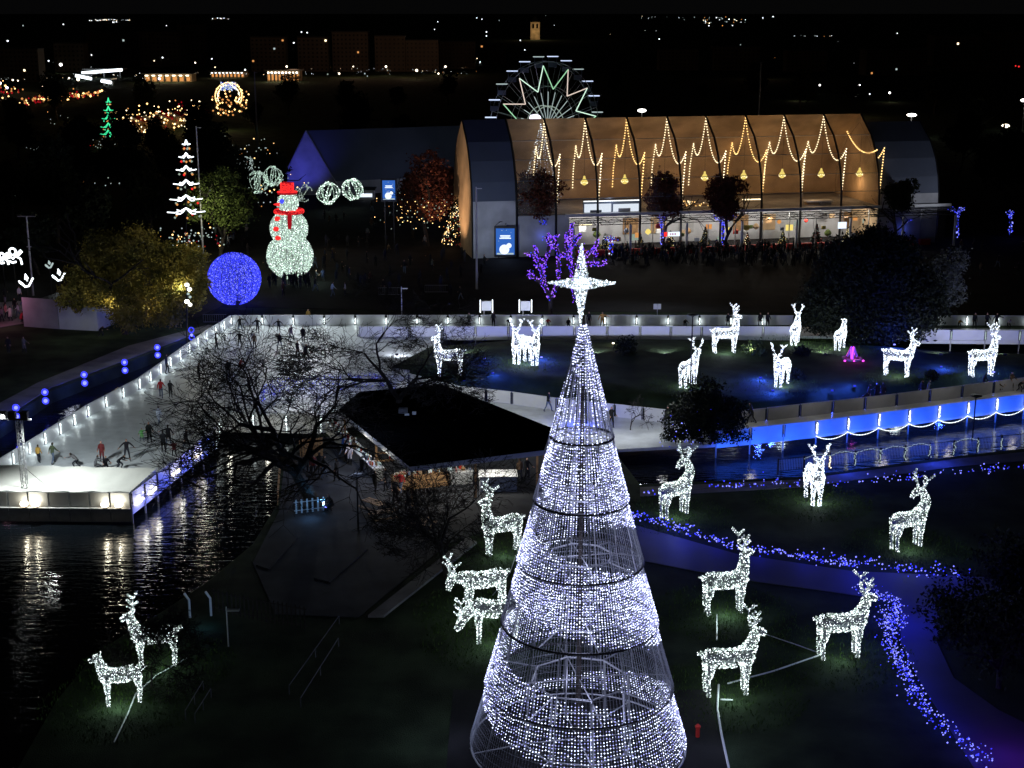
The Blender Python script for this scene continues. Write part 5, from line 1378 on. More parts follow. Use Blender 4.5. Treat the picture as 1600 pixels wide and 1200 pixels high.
fn = G(1331,562,ISZ); t = thing('lit_fountain', 'small magenta-lit fountain in the middle of the island', 'fountain', fn)
q = MB(); q.lathe(fn, [(.9,0),(1.0,.22),(.85,.25),(.75,.1),(.05,.1)], 18); q.build('basin','concrete',t)
for k in range(7):
    a = 2*PI*k/7; q = MB(); q.tube([fn+Vector((.1*math.cos(a),.1*math.sin(a),.1)), fn+Vector((.2*math.cos(a),.2*math.sin(a),1.3)), fn+Vector((.55*math.cos(a),.55*math.sin(a),.35))], [.06,.04,.02], 5); q.build('jet','magenta' if k % 2 else 'p1',t)
for dx in (-.9,0,.9): q = MB(); q.bulbs([(fn.x+dx, fn.y-.9, fn.z+.1)], .15, 0); q.build('lamp','magenta',t)
lamp('POINT', fn+Vector((0,-1,.9)), 60, (1,.1,.9), t, .2)
# blue buoy lamps along the channel left of the rink
for k, (x, y) in enumerate(((27,645),(72,620),(133,592),(196,572),(247,548),(300,520))):
    p = G(x, y+12); t = thing('channel_lamp', f'blue two-globe lamp on the channel kerb, {["nearest the truss mast","second from the truss mast","third from the truss mast","fourth from the truss mast","fifth from the truss mast","farthest, smallest one"][k]}', 'lamp', p, 0, 'blue lamps along the channel')
    q = MB(); q.tube([p, p+Vector((0,0,1.1))], .05, 6); q.build('post','dark',t)
    for z, r_ in ((1.15,.17),(.35,.19)) if k < 5 else ((.6,.17),):
        q = MB(); q.lathe(p+Vector((0,-.05,z)), [(.02,-r_),(r_*.8,-r_*.6),(r_,0),(r_*.8,r_*.6),(.02,r_)], 10); q.build('globe','b2',t)
    lamp('POINT', p+Vector((0,-.7,.9)), 260, (.03,.05,1), t, .15)
    for z in (1.15,.35): q = MB(); q.tube([p+Vector((.27*math.cos(a),-.05,z+.27*math.sin(a))) for a in np.linspace(0,2*PI,13)[:-1]], .06, 5, closed=True); q.build('ring','b1',t)  # blue halo of each globe built as a glowing tube, no fixture part
lamp('POINT', G(275,512)+Vector((0,0,4)), 90, (.25,.35,1), None, .3, name='kerb_glow')

# ================================================================== BLUE ROPE LIGHTS
def rope(px, w, label, n, mats=('b1','b2','b2'), r=.05, lampn=3, power=52, hgt=.5):
    P = resample([G(x, y, .1) for x, y in px], .05); t = thing('rope_lights', label, 'fairy lights', P[0])
    pts = []; cl = [random.random() for _ in range(60)]
    for _ in range(int(n*1.7)):
        i = random.random(); k = int(i*59); 
        if random.random() > .10+.75*cl[k]**1.5: continue
        p = P[int(i*(len(P)-1))]; pts.append((p.x+random.gauss(0,w), p.y+random.gauss(0,w), .08+abs(random.gauss(0,hgt*.5))))
    q = MB(); q.bulbs(pts, RNG.uniform(r*.6,r*1.4,len(pts)), RNG.choice(3,len(pts),p=[.5,.28,.22])); q.build('bulbs',list(mats),t,kind='stuff')
    q = MB(); q.tube(P[::6], .015, 3); q.build('cord','dark',t)
    for i in range(lampn):
        p = P[int((i+.5)/lampn*(len(P)-1))]; lamp('POINT', p+Vector((0,.1,.9)), power, (.015,.025,1), t, .3)
rope([(984,806),(1030,818),(1085,835),(1150,858)], .32, 'blue fairy lights along the path just right of the cone tree', 230, lampn=3)
rope([(1150,858),(1220,866),(1300,880),(1375,886)], .34, 'blue fairy lights between the antlers of the two lawn reindeer', 260, lampn=3)
rope([(1375,886),(1430,895),(1515,898)], .4, 'blue fairy lights trailing off toward the dark bushes at right', 120, lampn=3)
rope([(1345,925),(1380,935),(1400,944),(1402,985)], .30, 'blue fairy lights at the bend beside the lone reindeer', 330, lampn=2, r=.04)
rope([(1386,960),(1392,1010),(1412,1052)], .34, 'dense band of blue fairy lights running down past the bend', 420, lampn=2, r=.04)
rope([(1412,1050),(1430,1085),(1455,1125)], .28, 'blue fairy lights on the lower stretch of the band', 240, lampn=2, r=.04)
rope([(1455,1125),(1500,1160),(1545,1200)], .28, 'blue fairy lights reaching the lower right corner', 170, lampn=2, r=.04)
rope([(1003,772),(1050,770),(1130,760)], .25, 'blue fairy lights on the pond bank beside the arching-neck reindeer', 60, lampn=1, power=6)
rope([(1130,762),(1210,757),(1262,758)], .25, 'blue fairy lights on the bank left of the facing reindeer', 90, lampn=1, power=8)
rope([(1295,758),(1350,756),(1440,745)], .25, 'blue fairy lights on the bank right of the facing reindeer', 60, lampn=1, power=6)
rope([(1440,745),(1520,737),(1598,730)], .25, 'blue fairy lights on the bank near the right edge', 60, lampn=1, power=6)
rope([(1040,705),(1100,690),(1150,690)], .5, 'blue fairy lights strewn in the dark tree at the skirt end', 60, lampn=0, hgt=2.4)
lamp('POINT', G(1430,975)+Vector((0,0,2)), 230, (.015,.02,1), None, .5, name='path_glow'); lamp('POINT', G(1350,905)+Vector((0,0,2.0)), 230, (.02,.03,1), None, .5, name='path_glow')
lamp('POINT', G(1060,842)+Vector((0,0,1.8)), 200, (.02,.03,1), None, .5, name='path_glow'); lamp('POINT', G(1585,1185)+Vector((0,0,2)), 150, (.25,.03,1), None, .5, name='path_glow')
lamp('POINT', G(1340,1010)+Vector((.5,0,1.0)), 20, (.25,.35,1), None, .5, name='path_glow')
# garland fence on the far bank of the blue skirt
P0, P1 = G(1215,742), G(1600,700); gf = thing('garland_fence', 'dark railing with lit posts and swagged white lights below the blue skirt', 'fence', P0)
n = 10
for i in range(n+1):
    a = P0.lerp(P1, i/n); q = MB(); q.box((a.x,a.y,.65),(.12,.12,1.3)); q.build('post','dark',gf)
    if i > 1: q = MB(); q.bulbs([(a.x+random.gauss(0,.05), a.y-.1, z) for z in np.linspace(.15,1.0,9)], .055, 0); q.build('post_lights','warm2' if i < 3 else 'w2',gf,kind='stuff')
    if i < n:
        b = P0.lerp(P1, (i+1)/n)
        for z in (.3,1.2): q = MB(); q.tube([a+Vector((0,0,z)), b+Vector((0,0,z))], .025, 4); q.build('rail','dark',gf)
        for j in range(1,16):
            p = a.lerp(b, j/16); q = MB(); q.tube([p+Vector((0,0,.3)), p+Vector((0,0,1.2))], .018, 4); q.build('bar','steel',gf)
        pts = [a.lerp(b, t)+Vector((0,-.1,1.1+.22*math.sin(PI*t))) for t in np.linspace(0,1,20)]
        if i in (1,2,3,4,5,7): q = MB(); q.bulbs(jit(pts,.02), .04, 0); q.build('garland','w2',gf,kind='stuff')
lamp('POINT', P0.lerp(P1,.6)+Vector((0,-1.5,1.4)), 260, BL, gf, .4); lamp('POINT', P0.lerp(P1,.25)+Vector((0,-1.5,1.4)), 220, BL, gf, .4)
# square light frames behind the far barrier
for k, (x, y) in enumerate(((760,478),(821,478))):
    b = G(x, 502); c = At(x, y, b.y); s = mpp(b); w = 9.5*s
    t = thing('board_sign', ['left white square board edged with lights behind the far barrier','right white square board edged with lights above the reindeer pair'][k], 'sign', b)
    q = MB(); q.box(c, (2*w-.3,.08,2*w-.3)); q.build('board','panel',t)
    P = []
    for i in range(18):
        f = -1+2*i/17; P += [(c.x+w, b.y-.1, c.z+f*w)] if k else [(c.x+w, b.y-.1, c.z+f*w)]; P += [(c.x-w, b.y-.1, c.z+f*w)]
    q = MB(); q.bulbs(P, .07, 0); q.build('edge_lights','w1',t,kind='stuff')
    q = MB(); q.box((c.x-w*.4,b.y,c.z/2-.3),(.12,.1,c.z-.6)); q.build('post','steel',t); lamp('POINT',(c.x,b.y-1.6,c.z),60,(.9,.95,1),t,.3)
b = G(1027,505); c = At(1027,479,b.y); t = thing('board_sign', 'small blank double notice board on a post behind the far barrier', 'sign', b)
for dx in (-.22,.22): q = MB(); q.box(c+Vector((dx*1.0,0,0)), (.40,.06,.6)); q.build('board','panel',t)
q = MB(); q.tube([b, c], .04, 6); q.build('post','steel',t)
M['black_cloth'] = mat('black_cloth', (.010,.010,.012), .9); M['navy_cloth'] = mat('navy_cloth', (.02,.025,.05), .9)
# ================================================================== PEOPLE
def body_mesh(name, stride=.0, lean=0.0, armL=(.15,.0), armR=(.15,.0), crouch=0.0, knees=0.0, turn=0.0, coat=False, jeans=False, bag=False, child=False, hood=False):
    J = {}; hipz = .93 - crouch
    def P(n, x, y, z): J[n] = Vector((x, y, z))
    P('pel', 0, 0, hipz)
    up = lambda z, x=0, y=0: Vector((x, -(z)*math.sin(lean)+y*math.cos(lean), hipz + z*math.cos(lean)+y*math.sin(lean)))
    J['sp'] = up(.18); J['ch'] = up(.38); J['nk'] = up(.55); J['hd0'] = up(.63, 0, -.01); J['hd'] = up(.75, 0, -.02); J['hd1'] = up(.83, 0, .0)
    for s, (out, fw), t in ((-1, armL, 'L'), (1, armR, 'R')):
        J['sh'+t] = up(.49, s*.17)
        sh = J['sh'+t]; o = out; d = Vector((s*math.sin(o), -math.sin(fw)*math.cos(o), -math.cos(fw)*math.cos(o)))
        J['el'+t] = sh + d*.28; d2 = Vector((s*math.sin(o)*.8, -math.sin(fw+.35)*math.cos(o), -math.cos(fw+.35)*math.cos(o))); d2.normalize()
        J['wr'+t] = J['el'+t] + d2*.25; J['ha'+t] = J['wr'+t] + d2*.09; J['fi'+t] = J['ha'+t] + d2*.07; J['th'+t] = J['wr'+t] + d2*.05 + Vector((-s*.045, -.02, 0))
        f = stride*s
        J['hp'+t] = Vector((s*.09, 0, hipz-.02)); L = hipz-.02
        J['kn'+t] = Vector((s*(.10+abs(stride)*.12), -f*.5-.08*(1+knees)-crouch*.55, .07+(L-.07)*.52+crouch*.05)); J['an'+t] = Vector((s*(.11+abs(stride)*.2), -f+crouch*.1, .08)); J['to'+t] = J['an'+t]+Vector((s*.02,-.16,-.035))
    E = [('pel','sp'),('sp','ch'),('ch','nk'),('nk','hd0'),('hd0','hd'),('hd','hd1')]
    for t in 'LR': E += [('ch','sh'+t),('sh'+t,'el'+t),('el'+t,'wr'+t),('wr'+t,'ha'+t),('ha'+t,'fi'+t),('wr'+t,'th'+t),('pel','hp'+t),('hp'+t,'kn'+t),('kn'+t,'an'+t),('an'+t,'to'+t)]
    R = {'pel':(.155,.115),'sp':(.15,.11),'ch':(.17,.12),'nk':(.065,.065),'hd0':(.075,.08),'hd':(.088,.105),'hd1':(.06,.07)}
    for t in 'LR': R.update({'sh'+t:(.075,)*2,'el'+t:(.055,)*2,'wr'+t:(.040,)*2,'ha'+t:(.042,.025),'fi'+t:(.022,.018),'th'+t:(.016,)*2,'hp'+t:(.10,.10),'kn'+t:(.068,)*2,'an'+t:(.048,)*2,'to'+t:(.045,.035)})
    if coat:
        for k in ('pel','sp'): R[k] = (.19,.15)
        for t in 'LR': R['hp'+t] = (.14,.13)
    names = list(J); me = bpy.data.meshes.new(name); me.from_pydata([J[k] for k in names], [(names.index(a), names.index(b)) for a, b in E], [])
    o = bpy.data.objects.new('tmp_body', me); COL.objects.link(o)
    md = o.modifiers.new('s','SKIN'); sv = me.skin_vertices[0].data
    for i, k in enumerate(names): sv[i].radius = R[k]; sv[i].use_root = (k == 'pel')
    o.modifiers.new('d','SUBSURF').levels = 1
    dg = bpy.context.evaluated_depsgraph_get(); ev = o.evaluated_get(dg); m2 = bpy.data.meshes.new_from_object(ev)
    bpy.data.objects.remove(o); bpy.data.meshes.remove(me)
    m2.name = name; m2.materials.clear()
    for m in ('skin','jacket','jeans' if jeans else 'trouser','shoe','hair'): m2.materials.append(M[m])
    segs = [(J[a], J[b], a, b) for a, b in E]
    def part(c):
        best = None
        for a, b, na, nb in segs:
            ab = b-a; t = max(0, min(1, (c-a).dot(ab)/max(ab.dot(ab),1e-9))); d = (c-(a+ab*t)).length
            if best is None or d < best[0]: best = (d, na, nb)
        na, nb = best[1], best[2]
        if nb in ('hd','hd1') or na == 'hd0':
            rel = c - J['hd']
            return (4 if (rel.y > -.02 or rel.z > .05) else 0) if not hood else (1 if rel.y > -.06 else 0)
        if nb[:2] in ('ha','fi','th'): return 0
        if nb[:2] == 'to' or (nb[:2] == 'an' and c.z < .16): return 3
        if nb[:2] in ('kn','an'): return 1 if coat and c.z > J['kn'+nb[2]].z + .02 else 2
        if nb[:2] == 'hp' and not coat: return 2 if c.z < J['pel'].z-.02 else 1
        return 1
    for p in m2.polygons: p.material_index = part(p.center); p.use_smooth = True
    return m2
POSES = [body_mesh('person_body', .12, .02, (.18,.1), (.15,-.1)),                       #0 stand
 body_mesh('person_body', .30, .10, (.25,.5), (.25,-.4), jeans=True),                    #1 walk
 body_mesh('person_body', .34, .28, (.9,.2), (.8,-.1), knees=.6),                        #2 skate, arms out
 body_mesh('person_body', .10, .0, (.2,.6), (.2,.7), coat=True),                         #3 coat hands forward
 body_mesh('person_body', .18, .9, (.3,1.2), (.3,1.1), crouch=.22, knees=1.0),           #4 bent over
 body_mesh('person_body', .10, .35, (.25,.9), (.25,1.0), crouch=.48, knees=1.2, coat=True), #5 crouching
 body_mesh('person_body', .26, .12, (.5,-.2), (1.2,.3), jeans=True, coat=True),          #6 skate one arm out
 body_mesh('person_body', .05, .0, (.12,.0), (.5,1.3), hood=True),                       #7 phone raised
]
SK = {'dark':(.018,.018,.022),'black':(.010,.010,.012),'red':(.42,.03,.04),'yellow':(.50,.28,.06),'olive':(.07,.085,.05),'green':(.18,.42,.12),'white':(.55,.55,.58),'grey':(.13,.13,.14),'blue':(.03,.07,.25),'brown':(.09,.05,.03),'maroon':(.14,.02,.02),'pink':(.55,.22,.28),'navy':(.02,.03,.07)}
def person(px, py, pose, col, label, rz=None, h=1.72, z=0.0, group=None):
    b = G(px, py, z); o = bpy.data.objects.new('person', POSES[pose]); COL.objects.link(o)
    o.location = b; o.rotation_euler = (0,0, math.radians(rz) if rz is not None else random.uniform(0,2*PI)); o.scale = (h/1.72,)*3
    c = SK[col]; o.color = (*[min(1, v*random.uniform(.85,1.15)) for v in c], 1)
    tag(o, label, 'person', group); return o
sk = [(61,723,0,'yellow','person in a yellow jacket standing at the near end of the ice',170,1.45),(83,725,1,'olive','person in an olive coat skating away beside the yellow jacket',150,1.7),
(121,731,4,'grey','bent-over person in grey behind the edge of the white tarpaulin',250,1.6),(149,733,5,'grey','crouching person left of the long red hair',100,1.6),(160,722,3,'maroon','person with a long dark-red coat and arms apart near the tarpaulin',10,1.7),
(165,733,5,'black','crouching person in black right under the red coat',30,1.6),(185,733,4,'black','person doubled over in black at the edge of the tarpaulin',80,1.6),(199,719,2,'black','skater in a black top with legs wide casting a long shadow',20,1.8),
(222,690,6,'green','child in bright green holding on beside a skater in black',30,1.15),(234,692,3,'black','skater in an open black coat beside the green child',20,1.75),(256,707,3,'dark','skater in a long dark coat and blue skates',190,1.78),(264,697,6,'black','skater in black reaching out behind the long-coated one',200,1.75),
(273,714,4,'maroon','skater with a red hat and white-striped jacket by the corner skirt',200,1.6),(291,702,6,'black','dark skater stretching an arm over the corner skirt',80,1.7),(248,664,6,'white','skater in white trousers and a dark top in mid-rink',160,1.6),
(252,622,1,'red','skater in a red and white jacket in the middle of the rink',180,1.75),(267,622,3,'dark','skater in dark clothes next to the red and white jacket',180,1.65),(261,584,0,'navy','tall dark person by the left barrier tubes',90,1.9),(311,595,0,'black','lone dark skater under the outermost bare twigs',120,1.7),
(338,546,0,'black','dark skater standing near the far left barrier',100,1.75),(357,590,0,'black','dark skater behind the bare twigs left of the red cap',10,1.7),(375,543,2,'black','dark skater in the far part of the rink, arms slightly out',190,1.7),(398,545,0,'brown','brown-clad skater beside the arms-out one',10,1.65),
(403,520,2,'black','small far skater with both arms spread before the far wall',0,1.7),(375,517,6,'black','far skater behind the arms-out pair',40,1.6),(436,520,2,'black','far dark skater with arms low, right of the spread-arms one',0,1.6),(437,545,1,'black','dark skater gliding in front of the far pair',30,1.7),(455,532,6,'grey','grey-clad skater in the far middle of the rink',50,1.7),
(474,535,3,'black','dark skater at the left edge of the dense twigs',10,1.7),(482,505,0,'yellow','far skater in a yellow-green top by the far barrier',0,1.6),(375,577,5,'red','person with a bright red cap seen through the twigs',120,1.6),(465,560,0,'black','dark skater half lost behind the bare tree, left one',60,1.8),(478,565,6,'black','dark skater half lost behind the bare tree, right one',60,1.8),
(856,643,1,'black','lone skater in the lane left of the cone tree',60,1.75),(955,668,3,'black','dark skater behind the cone tree right side, nearer one',20,1.8),(1042,668,0,'black','dark skater in the lane just left of the dark leafy tree',20,1.8),
(1175,662,2,'black','lone skater with one arm out on the lane beside the dark tree',250,1.8),(1345,633,4,'black','bent dark skater in the lane group before the island',90,1.6),(1356,630,6,'black','dark skater with outstretched arm in the lane group',90,1.75),(1369,629,3,'black','coated dark skater in the middle of the lane group',200,1.8),(1379,628,0,'dark','rightmost dark skater of the lane group before the island',190,1.8),
(1438,624,1,'black','dark skater holding the barrier left of the grey pair',100,1.75),(1449,622,6,'grey','grey-jacketed skater right of the barrier holder',70,1.65),(1535,612,2,'black','dark skater with arm raised near the right end of the lane',90,1.8),(1558,612,5,'brown','crouching brown-clad skater at the right end of the lane',60,1.6),(1579,610,3,'brown','brown-coated skater near the right picture edge',20,1.75),(1592,612,4,'black','doubled-over skater at the very right of the lane',10,1.6),
(733,511,0,'olive','dim person in the far strip left of the square boards',0,1.6),(771,512,3,'black','dark person in the far strip under the left square board',0,1.8),(795,512,4,'black','bent dark person in the far strip between the square boards',0,1.6),(856,512,4,'red','person in a red jacket leaning in the far strip',0,1.6),(888,512,5,'black','low dark figure in the far strip left of the cone tip',0,1.6),
(920,512,0,'black','dark figure in the far strip right of the cone tip',0,1.8),(941,512,6,'yellow','figure with a yellow stripe in the far strip right of the cone tip',0,1.8),(1070,513,4,'black','dark skater in the far strip behind the tall lamp post',0,1.6),(1137,513,0,'black','far-strip skater behind the profile reindeer antlers',0,1.7),(1187,513,0,'black','left dark skater of the pair in the far strip',0,1.75),(1199,513,3,'dark','right dark skater of the pair in the far strip',0,1.75),
(1460,514,4,'black','bent skater at the left of the far right strip',0,1.6),(1498,513,4,'yellow','skater in ochre low in the far right strip',0,1.5),(1522,514,0,'black','tall dark skater in the far right strip, left of two',0,1.8),(1541,514,3,'dark','tall dark skater in the far right strip, right of two',0,1.8),(1556,514,6,'black','dark skater with a bare arm in the far right strip',0,1.8),(1575,514,4,'white','pale skater leaning at the far right strip',0,1.7)]
for x, y, po, c, lab, rz, h in sk: person(x, y, po, c, lab, rz, h)
# terrace visitors
for x, y, po, c, lab in ((527,752,0,'black','lone dark person standing on the terrace'),(490,745,0,'maroon','person in dark red in the group by the pine screen'),(500,742,3,'black','tall dark person in the group by the pine screen'),(506,748,1,'black','rightmost dark person in the group by the pine screen'),(483,738,7,'dark','leftmost dark person in the group by the pine screen'),
  (541,722,0,'black','dark person in the queue near the counter head'),(547,726,3,'white','person with a white top at the counter head'),(536,712,1,'blue','person in blue at the far end of the long counter'),(554,720,0,'brown','brown-coated person by the long counter'),(586,772,3,'black','dark person at the counter near the bin'),(604,768,0,'dark','taller dark person at the corner of the counter'),(618,785,3,'black','dark person just right of the corner of the bar'),(627,772,1,'red','person in a red jacket at the corner of the bar'),(519,797,5,'black','person sitting low by the white picket fence'),(638,800,0,'black','dark person beside the terrace tables'),(812,752,0,'brown','person with brown coat under the right end of the kiosk'),(823,750,3,'black','dark person in a cap under the right end of the kiosk')):
    person(x, y, po, c, lab, None, 1.75, .05)
# visitors in the plaza crowd
def crowd(n, x0, x1, y0, y1, cols, label, group, sx=None):
    for _ in range(n):
        x = random.uniform(x0, x1) if sx is None else random.gauss(sx[0], sx[1])
        person(x, random.uniform(y0, y1), random.choice([0,0,3,1,7]), random.choice(cols), label, None, random.uniform(1.55,1.85), .02, group)
DK = ['black','dark','navy','black','grey','dark','brown']
crowd(118, 948, 1330, 391, 412, DK, 'dark-coated visitor in the crowd before the lit shopfront', 'crowd before the shopfront')
crowd(22, 426, 486, 442, 453, ['black','dark','black'], 'dark visitor crowding at the foot of the giant snowman', 'crowd at the snowman foot')
crowd(26, 395, 560, 395, 470, DK+['white'], 'dim visitor strolling around the giant snowman', 'strollers around the snowman')
crowd(16, 560, 760, 370, 470, DK+['white','grey'], 'dim visitor strolling on the dark plaza left of the purple tree', 'strollers on the dark plaza')
crowd(18, 320, 400, 345, 400, DK+['white'], 'dim visitor between the green tree and the snowman', 'visitors behind the globe')
crowd(10, 500, 640, 330, 360, DK+['white'], 'dim visitor near the light hoop cages', 'visitors near the hoop cages')
crowd(8, 1470, 1600, 385, 440, DK, 'dim visitor on the dark plaza right of the round tree', 'visitors right of the round tree')
for x, y, po, c, lab in ((10,498,0,'pink','visitor in pink light at the left edge, front'),(17,502,3,'white','pale-jacketed visitor in pink light near the left edge'),(30,497,1,'white','pale visitor in pink light close to the white shed'),(33,503,5,'red','low red-clad figure in the pink light by the shed'),(4,503,0,'grey','grey visitor cut by the left edge in pink light'),(24,489,7,'dark','dark visitor behind the pink-lit ones'),(9,484,0,'grey','grey visitor further back in the pink light'),(31,470,0,'white','pale bulky visitor beside the lamp pole'),(8,470,3,'dark','dark visitor far back at the left edge'),(38,490,1,'blue','blue-coated visitor against the shed in pink light'),
  (14,552,0,'dark','dark person walking on the lawn below the shed, left'),(38,552,3,'grey','grey person walking on the lawn below the shed, right'),(157,526,4,'black','dark figure stooping under the autumn tree')):
    person(x, y, po, c, lab, None, 1.72, 0.03)
q = MB(); rc = random.Random(3)
geo = []
for k_ in (0,3,7,1):
    m_ = POSES[k_]; va = np.empty(len(m_.vertices)*3, np.float32); m_.vertices.foreach_get('co', va); fa_ = [tuple(p.vertices) for p in m_.polygons]; geo.append((va.reshape(-1,3), fa_))
for i in range(190):
    x = rc.uniform(940,1340); b = G(x, rc.uniform(393,418), .02); V_, F_ = geo[i % 4]; a_ = rc.uniform(0,6.28); c_, s_2 = math.cos(a_), math.sin(a_); R3 = np.array([[c_,-s_2,0],[s_2,c_,0],[0,0,1]])
    if i > 150: b = G(rc.uniform(500,760), rc.uniform(380,465), .02)
    q.add(V_@R3.T*rc.uniform(.92,1.05)+np.array(b), F_, i % 3)
tag(q.build('crowd', ['black_cloth','navy_cloth','trouser']), 'dense dark mass of visitors packed before the lit hall shopfront', 'crowd', kind='stuff')
lamp('POINT', G(8,510)+Vector((0,-1,3)), 160, (1,.35,.6), None, .4, name='fair_glow'); lamp('POINT', G(28,480)+Vector((0,0,4)), 90, (.85,.7,1), None, .4, name='fair_glow')
lamp('POINT', G(500,395)+Vector((0,0,5)), 240, (1,.8,.55), None, .5, name='plaza_glow')
lamp('POINT', G(590,400)+Vector((0,0,6)), 120, (.7,.75,1), None, .5, name='plaza_glow')
# low mesh barriers seen on the plaza
for k, (x0, x1, y) in enumerate(((318,354,505),(592,625,462),(664,700,458))):
    a, b = G(x0, y), G(x1, y); t = thing('crowd_barrier', ['steel crowd barrier at the channel head','low pale crowd barrier on the dark plaza','second low crowd barrier on the plaza left of the steel pole'][k], 'barrier', a)
    for z in (.15,1.0): q = MB(); q.tube([a+Vector((0,0,z)), b+Vector((0,0,z))], .03, 4); q.build('rail','steel',t)
    q = MB()
    for i in range(int((b-a).length/.25)): p = a.lerp(b, i*.25/(b-a).length); q.tube([p+Vector((0,0,.15)), p+Vector((0,0,1.0))], .015, 4)
    q.build('bars','steel',t)['kind'] = 'stuff'
# terrace tables, bin
for k, (x, y) in enumerate(((600,815),(660,830),(585,800))):
    p = G(x, y, .05); t = thing('picnic_table', ['dark picnic table left on the terrace','dark picnic table nearer the small bare tree','dark picnic table next to the terrace lamp post'][k], 'table', p, .4+k)
    q = MB(); q.box((0,0,.76),(1.8,.75,.05)); q.build('table_top','wood',t,local=True)
    for s in (-1,1):
        q = MB(); q.box((0,s*.7,.45),(1.8,.26,.045)); q.build('bench','wood',t,local=True); q = MB(); q.tube([(s*.7,-.75,0),(s*.7,0,.74),(s*.7,.75,0)],.04,4); q.build('leg','dark',t,local=True)
p = G(568,734,.05); t = thing('litter_bin','dark round litter bin at the counter on the terrace','bin',p); q = MB(); q.lathe(p,[(.25,0),(.3,.8),(.33,.9),(.2,.92)],14); q.build('body','dark',t); q = MB(); q.lathe(p+Vector((0,0,.93)),[(.2,0),(.28,.05),(.05,.2)],14); q.build('lid','dark',t)

# ================================================================== TOWN AND FAIR IN THE DISTANCE
def block(px, py, wpx, hpx, label, lit=.08, m='night_wall', group=None):
    b = G(px, py); s = mpp(b); w = wpx*s; h = hpx*s; t = thing('apartment_block', label, 'building', b, 0, group); d = w*.5
    q = MB(); q.box((b.x, b.y+d/2, h/2), (w, d, h)); q.build('wall', m, t); q = MB(); q.box((b.x, b.y+d/2, h+h*.015), (w*1.03, d*1.03, h*.03)); q.build('roof','dark',t)
    nx = max(2, int(wpx/6)); nz = max(2, int(hpx/6))
    for i in range(nx):
        for j in range(nz):
            on = random.random() < lit
            q = MB(); q.box((b.x-w/2+w*(i+.5)/nx, b.y-.08, h*(j+.6)/(nz+.3)), (w/nx*.42, .1, h/nz*.42)); q.build('window', random.choice(['warmdim','warm2','w2']) if on else 'dark', t)
    return t
bl = [(30,128,60,46),(110,112,44,40),(175,100,70,44),(252,104,60,50),(300,102,40,58),(420,112,52,50),(490,112,46,50),(548,112,54,58),(610,112,46,52),(660,112,50,46),(715,108,54,40),(770,100,40,30),(1060,110,60,30),(1150,110,70,34),(1260,112,60,30),(1400,118,90,36),(1500,112,80,50),(1575,112,60,56)]
for i, (x, y, w, h) in enumerate(bl):
    pos = ['at the far left','left of the station lights','above the station lights','behind the station lights','right behind the station lights','above the lit market hall','right of the lit market hall','with amber-lit windows in mid town','beside the amber-lit street','above the amber street lamps','right of the amber street','left of the ferris wheel top','beyond the hall, left part','behind the tall mast','right of the tall mast','in the dark right part of town','at the right below the skyline','at the far right by the red lights'][i]
    block(x, y, w, h, f'dark distant apartment block {pos}', .03 if 400 < x < 760 else .006)
for x, y, p in ((470,118,1),(560,118,2.2),(640,118,1.6),(700,114,1.4),(1290,175,1.2),(60,140,.7),(1180,120,.4)):
    b = G(x, y); lamp('POINT', b+Vector((0,-25,9)), 1300*p, (1,.58,.36), None, 2, name='street_glow')
tw = G(836,62); t = thing('church_tower','faintly lit church tower on the skyline above the ferris wheel','tower',tw); s = mpp(tw)
q = MB(); q.box(tw+Vector((0,0,13*s)),(14*s,14*s,26*s)); q.build('wall','tan',t); q = MB(); q.lathe(tw+Vector((0,0,26*s)),[(9*s,0),(6*s,3*s),(1*s,9*s)],8); q.build('spire','dark',t)
for sx in (-3,3): q = MB(); q.box(tw+Vector((sx*s,-7.2*s,20*s)),(3*s,.4*s,6*s)); q.build('belfry_opening','black',t)
lamp('POINT', tw+Vector((0,-26*s,14*s)), 5000, (1,.75,.4), t, 2)
# lit station and market buildings
def strip_building(x0, x1, y, hpx, n, label, m='tan', lm='whitew', p=0):
    a, b = G(x0, y), G(x1, y); s = mpp(a); h = hpx*s; t = thing('market_building', label, 'building', a); L = (b-a).length; yaw = math.atan2(b.y-a.y, b.x-a.x); c = (a+b)/2
    q = MB(); q.box((c.x, c.y+5, h/2), (L, 10, h), yaw); q.build('wall', m, t); q = MB(); q.box((c.x, c.y+4.5, h+.3), (L+2, 13, .5), yaw); q.build('roof','dark',t)
    for i in range(n):
        q = MB(); e = a.lerp(b, (i+.5)/n); q.box((e.x, e.y-2.1, h*.86), (L/n*.42, .5, h*.14), yaw); q.build('lamp', lm, t)
        q = MB(); q.box((e.x, e.y-.1, h*.38), (L/n*.5,.3,h*.5), yaw); q.build('window','warmdim',t)
        if i: q = MB(); e = a.lerp(b, i/n); q.box((e.x, e.y-.2, h*.4), (.6,.5,h*.8), yaw); q.build('pillar','dark',t)
    if p:
        for f in (.2,.5,.8): lamp('POINT', a.lerp(b,f)+Vector((0,-8,h*.8)), p, (1,.78,.45), t, 1)
strip_building(418,468,127,15,9,'lit market hall with a row of white lamps in mid town','tan','white',900)
strip_building(226,300,128,11,7,'low tan building with a row of lamps near the fairground','tan','whitew',900)
strip_building(330,382,121,8,9,'low building edged with small lamps behind the light arch','tan','w1',300)
